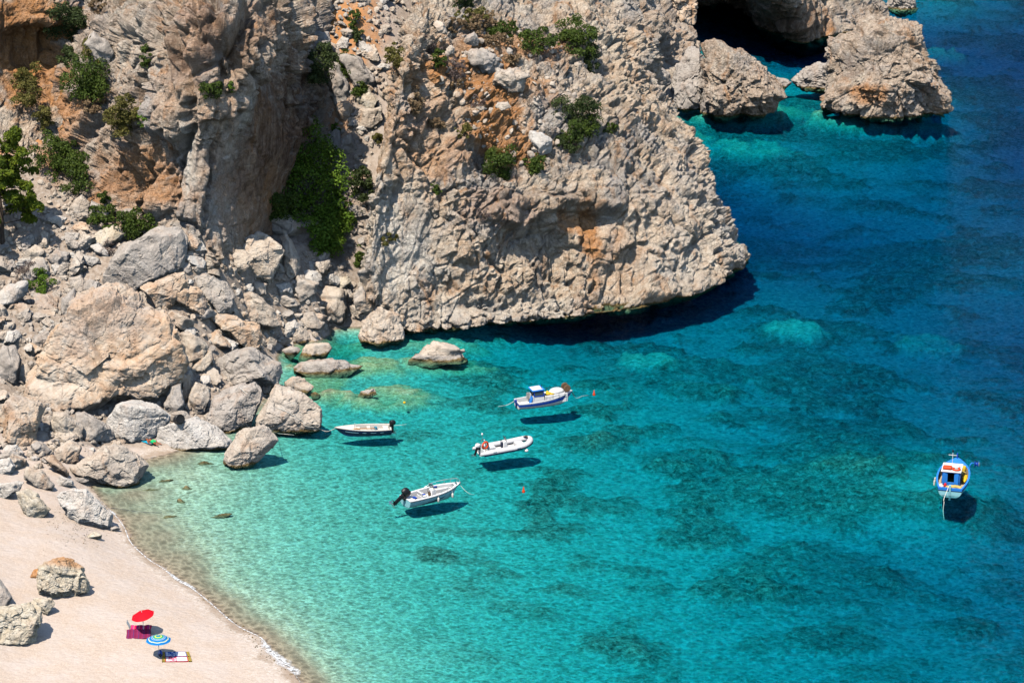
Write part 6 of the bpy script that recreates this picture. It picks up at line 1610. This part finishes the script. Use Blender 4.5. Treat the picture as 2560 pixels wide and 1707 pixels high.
def cloth(name, corners, mat, label, cat, th=.015, wav=.012, seed=0, lift=.015, group=None, n=14):
    A, B_, C_, D_ = [np.array(ground_at(*q)) for q in corners]
    c = (A + B_ + C_ + D_) / 4; G = []
    for i in range(n):
        for j in range(n):
            u, v = i / (n - 1.0), j / (n - 1.0)
            p = (A * (1 - u) + B_ * u) * (1 - v) + (D_ * (1 - u) + C_ * u) * v
            G.append(p)
    G = np.array(G); G[:, 2] = ground_z(G[:, 0], G[:, 1]) + lift + .06 + wav * fbm(G * 4, 2, seed)
    V = np.concatenate([G, G - np.array([0, 0, th + .05])]) - c; F = grid_faces(n, n); F2 = F[:, ::-1] + n * n
    rim = list(range(n)) + [n * k + n - 1 for k in range(1, n)] + [n * (n - 1) + k for k in range(n - 2, -1, -1)] + [n * k for k in range(n - 2, 0, -1)]
    side = [(rim[k], rim[(k + 1) % len(rim)], rim[(k + 1) % len(rim)] + n * n, rim[k] + n * n) for k in range(len(rim))]
    me = np_mesh(name, V, np.concatenate([F, F2, np.array(side)]))
    uv = np.array([(i / (n - 1.0), j / (n - 1.0)) for i in range(n) for j in range(n)] * 2)
    set_attr(me, 'u', uv[:, 0]); set_attr(me, 'v', uv[:, 1])
    o = link(name, me, mat); o.location = c; tag(o, label, cat, group); return o
def towel_material(name, edge, blob, ground):
    t = NT(name); u, v = t.attr('u'), t.attr('v')
    n = t.noise(t.objpos(), 7, 4, .6)
    def band(x, a, b): return t.math('MULTIPLY', t.math('GREATER_THAN', x, a), t.math('LESS_THAN', x, b))
    col = t.mix(t.ramp(n, [(.4, 0), (.6, .35)]), ground, tuple(.5 * a + .5 * b for a, b in zip(ground, edge)))
    pic = t.math('MULTIPLY', band(u, .22, .50), t.math('GREATER_THAN', n, .46)); col = t.mix(pic, col, blob)
    col = t.mix(t.math('ADD', t.math('LESS_THAN', v, .07), t.math('GREATER_THAN', v, .93), True), col, edge)
    col = t.mix(band(u, .86, .885), col, edge); col = t.mix(band(u, .115, .14), col, edge)
    ends = t.math('ADD', t.math('LESS_THAN', u, .115), t.math('GREATER_THAN', u, .885), True)
    ck = t.n('ShaderNodeTexChecker'); t.l(t.objpos(), ck.inputs[0]); ck.inputs['Scale'].default_value = 11
    col = t.mix(ends, col, t.mix(ck.outputs['Fac'], (.62, .44, .08), (.03, .025, .02)))
    return t.done(col, .95, t.bump(t.noise(t.objpos(), 60, 3), .3, .01), .05)
M['towel_blue'] = towel_material('towel_blue', (.08, .08, .34), (.02, .10, .35), (.72, .72, .80))
M['towel_red'] = towel_material('towel_red', (.60, .03, .05), (.62, .08, .15), (.80, .74, .76))
cloth('beach_towel', ((404.5, 1631), (472, 1629.5), (476.5, 1641.5), (405.5, 1642)), M['towel_blue'], 'white and blue printed towel partly shaded by the ringed parasol', 'towel', seed=1)
cloth('beach_towel', ((405.5, 1643), (476.5, 1642.5), (480, 1654), (405, 1655)), M['towel_red'], 'white and red printed towel with gold ends beside the blue one', 'towel', seed=2)
p = ground_at(401, 1640)
bp = empty('backpack', p); tag(bp, 'dark blue backpack at the pole of the ringed parasol', 'backpack')
MB().ball((0, 0, .24), (.17, .12, .27)).build('body', 'royal_paint', bp)
MB().ball((.0, -.11, .17), (.12, .07, .13)).build('pocket', 'navy_paint', bp); MB().ring((0, 0, .48), .05, .012, 'y', 10, 5).build('handle', 'black_plastic', bp)
# red camp lounger with draped cloths
p = ground_at(352, 1578)
ch = empty('camp_lounger', p, .05); tag(ch, 'low folding lounger under the red parasol', 'lounger')
fr = MB()
for y in (-.28, .28):
    fr.tube([(-.75, y, .30), (.75, y, .32)], .02, 6).tube([(-.75, y, .30), (-1.0, y, .85)], .02, 6).tube([(-.5, y, 0), (-.3, y, .32)], .018, 6).tube([(.5, y, 0), (.35, y, .32)], .018, 6)
fr.build('frame', 'stainless', ch)
MB().grid(np.array([[(x, y, .31 - .05 * math.cos(y * 4)) for y in np.linspace(-.27, .27, 7)] for x in np.linspace(-.72, .75, 10)])).build('seat', 'navy_paint', ch)
MB().grid(np.array([[(-.75 - .25 * q, y, .31 + .55 * q) for y in np.linspace(-.27, .27, 5)] for q in np.linspace(0, 1, 6)])).build('backrest', 'white_paint', ch)
def stripe_cloth(name, a, b, c3):
    t = NT(name); sp = t.n('ShaderNodeSeparateXYZ'); t.l(t.objpos(), sp.inputs[0]); k = t.math('FRACT', t.math('MULTIPLY', sp.outputs[0], 2.6))
    M[name] = t.done(t.ramp(k, [(0, a), (.35, b), (.55, a), (.7, c3), (.8, a)], 'CONSTANT'), .9, None, .1)
stripe_cloth('pink_stripe', (.62, .012, .09), (.55, .05, .28), (.75, .35, .30)); stripe_cloth('purple_stripe', (.22, .02, .07), (.28, .03, .10), (.12, .05, .18))
def drape(name, mat, x0, x1, prof, label, ny=.0):
    G = np.array([[(x, y + .015 * math.sin(x * 17), z + .02 * math.sin(x * 11 + y * 7)) for y, z in prof] for x in np.linspace(x0, x1, 18)])
    o = MB().grid(G).build(name, mat, None, 60); sm = o.modifiers.new('thickness', 'SOLIDIFY'); sm.thickness = .012
    o.matrix_world = Matrix.Translation(p) @ Matrix.Rotation(.05, 4, 'Z'); tag(o, label, 'cloth')
drape('beach_cloth', 'pink_stripe', -.72, .80, [(.34, .20), (.30, .40), (.15, .42), (-.05, .40), (-.24, .40), (-.30, .34)], 'bright pink striped cloth spread over the camp lounger')
drape('beach_cloth', 'purple_stripe', -1.0, .78, [(-.36, .36), (-.42, .22), (-.52, .10), (-.80, .06), (-1.1, .05), (-1.3, .04)], 'dark purple cloth hanging from the lounger onto the sand')
# sunbather on the shingle
def person():
    hp = ground_at(366, 1103); fp = ground_at(405, 1121)
    d = (fp - hp); hd = math.atan2(d.y, d.x); L = 1.72
    root = empty('person', hp, hd); root.location.z += .10; tag(root, 'person lying face down in green shorts beside the white boulder', 'person')
    sk = [((0.0, .0, .10), .085), ((.13, 0, .07), .105), ((.25, 0, .06), .058), ((.33, 0, .08), .12), ((.50, 0, .10), .155), ((.68, 0, .08), .13), ((.82, 0, .10), .15),      # 0-6 head..pelvis
          ((.34, .17, .07), .075), ((.16, .36, .03), .052), ((-.05, .22, .02), .042), ((-.14, .12, .02), .045),                                                              # 7-10 left arm folded under the head
          ((.34, -.17, .07), .075), ((.58, -.34, .03), .052), ((.80, -.36, .02), .042), ((.89, -.35, .02), .04),                                                             # 11-14 right arm along the body
          ((.88, .10, .08), .105), ((1.25, .14, .05), .068), ((1.62, .16, .03), .045), ((1.74, .18, -.01), .04),                                                              # 15-18 left leg
          ((.88, -.10, .08), .105), ((1.25, -.16, .05), .068), ((1.62, -.20, .03), .045), ((1.74, -.22, -.01), .04)]                                                           # 19-22 right leg
    E = [(0, 1), (1, 2), (2, 3), (3, 4), (4, 5), (5, 6), (3, 7), (7, 8), (8, 9), (9, 10), (3, 11), (11, 12), (12, 13), (13, 14), (6, 15), (15, 16), (16, 17), (17, 18), (6, 19), (19, 20), (20, 21), (21, 22)]
    V = [q[0] for q in sk]; R = [q[1] for q in sk]
    for base, sg, fw in ((10, 1, (-1, -.1)), (14, -1, (1, 0))):                                  # five fingers each
        b = V[base]
        for k in range(5):
            off = (k - 2) * .018; ln = (.05, .075, .082, .075, .058)[k]
            dx, dy = fw[0] * ln, off * 1.4 + (.03 * sg if k == 0 else 0)
            V.append((b[0] + fw[0] * .045, b[1] + off, b[2])); R.append(.011); V.append((b[0] + fw[0] * .045 + dx, b[1] + dy, b[2] - .012)); R.append(.009)
            n = len(V); E += [(base, n - 2), (n - 2, n - 1)]
    me = bpy.data.meshes.new('body'); me.from_pydata(V, E, []); o = bpy.data.objects.new('body', me); COL.objects.link(o); o.parent = root
    t = NT('tanned_skin'); M['skin'] = t.done(t.ramp(t.noise(t.objpos(), 6, 3), [(.3, (.30, .075, .03)), (.7, (.42, .13, .055))]), .5, None, .35); me.materials.append(M['skin'])
    md = o.modifiers.new('skin', 'SKIN'); md.use_smooth_shade = True
    for i, sv in enumerate(me.skin_vertices[0].data): sv.radius = (R[i], R[i]); sv.use_root = (i == 6)
    s = o.modifiers.new('sub', 'SUBSURF'); s.levels = 1; s.render_levels = 2
    MB().ball((-.02, 0, .13), (.10, .095, .085)).ball((.03, 0, .15), (.09, .085, .07)).build('hair', 'rust_drum', root)
    sh = MB()
    for sg in (1, -1): sh.tube([(.76, sg * .05, .10), (.90, sg * .09, .085), (1.10, sg * .125, .07)], [.155, .135, .105], 12)
    t = NT('green_shorts'); M['shorts'] = t.done((.02, .52, .16), .8, None, .1); sh.build('shorts', M['shorts'], root, 60)
    return root, hp, hd
pr, hp, hd = person()
def flat_towel(mat, label, x0, x1, y0, y1):
    G = np.array([[(x, y, .03 + .01 * math.sin(x * 9 + y * 5)) for y in np.linspace(y0, y1, 6)] for x in np.linspace(x0, x1, 12)])
    o = MB().grid(G).build('beach_towel', mat, None, 60); sm = o.modifiers.new('thickness', 'SOLIDIFY'); sm.thickness = .012
    o.matrix_world = Matrix.Translation(pr.location - Vector((0, 0, .07))) @ Matrix.Rotation(hd, 4, 'Z'); tag(o, label, 'towel')
flat_towel('cyan_plastic', 'cyan towel under the sunbather in green shorts', -.32, .95, -.38, .20)
# black drum among the boulders
dp = surf_pt(447, 1060, 0); 
bd = empty('barrel', dp, .2); bd.rotation_euler = (RAD(64), .1, .35); tag(bd, 'black plastic drum lodged between the white boulders', 'barrel')
bd.location = Vector(dp) + Vector((0, .2, .35))
pf = [(0, -.45), (.30, -.45), (.34, -.42), (.34, -.17), (.36, -.15), (.34, -.13), (.34, .13), (.36, .15), (.34, .17), (.34, .42), (.30, .45)]
MB().lathe([(r * 1.25, z * 1.1) for r, z in pf], k=20).build('body', 'black_plastic', bd)
MB().lathe([(0, .46), (.30, .46), (.36, .50), (.37, .47), (.34, .44)], k=20).build('lid', 'dark_void', bd)
# foam where the swell breaks on the sand
def foam(name, line, w0, label, seed):
    t = M.get('foam')
    if t is None:
        n = NT('sea_foam'); q = n.noise(n.pos(), 5.5, 5, .7, .5); n.done((.86, .88, .88), .9, None, .1)
        n.l(n.math('MULTIPLY', n.ramp(q, [(.41, 0), (.57, .9)]), n.attr('edge')), n.bsdf.inputs['Alpha']); M['foam'] = n.m
    A = np.array([WZ(x, y, .0) for x, y in line])[:, None, :]; C_ = cat_rows(A, 60)[:, 0]; m = 9; G, ed = [], []
    d = np.gradient(C_, axis=0); nn = np.c_[-d[:, 1], d[:, 0]]; nn /= np.linalg.norm(nn, axis=1)[:, None]
    wv = w0 * (.45 + .55 * np.sin(np.linspace(0, math.pi, 60))) * (1 + .5 * fbm(C_ * .8, 2, seed))
    for i in range(60):
        for j in range(m):
            q = (j / (m - 1.0) - .5) * 2; p = C_[i].copy(); p[:2] += nn[i] * q * wv[i]
            G.append((p[0], p[1], max(.03, float(ground_z(p[0], p[1])[0]) + .05) + .05 * (1 - q * q))); ed.append((1 - abs(q) ** 2) * min(1, i / 8.0, (59 - i) / 8.0))
    me = np_mesh(name, np.array(G), grid_faces(60, m)); set_attr(me, 'edge', ed); o = link(name, me, M['foam']); tag(o, label, kind='stuff')
foam('foam', [(655, 1598), (668, 1622), (692, 1640), (712, 1660), (738, 1678), (744, 1690)], .5, 'white foam of a small breaking wave at the bottom of the beach', 3)
foam('foam', [(422, 1432), (438, 1446), (455, 1456), (475, 1466), (492, 1474)], .26, 'thin white foam line at the middle of the beach', 5)
foam('foam', [(275, 1278), (283, 1285), (292, 1288)], .22, 'small foam patch beside the ridged boulder', 7)
foam('foam', [(226, 1216), (255, 1257), (283, 1285), (310, 1319), (328, 1359), (372, 1400), (408, 1422), (436, 1445), (480, 1472), (525, 1508), (566, 1544), (602, 1571), (656, 1598), (678, 1634), (723, 1670), (748, 1702), (775, 1735)], .085, 'thin broken line of foam along the whole water edge', 9)
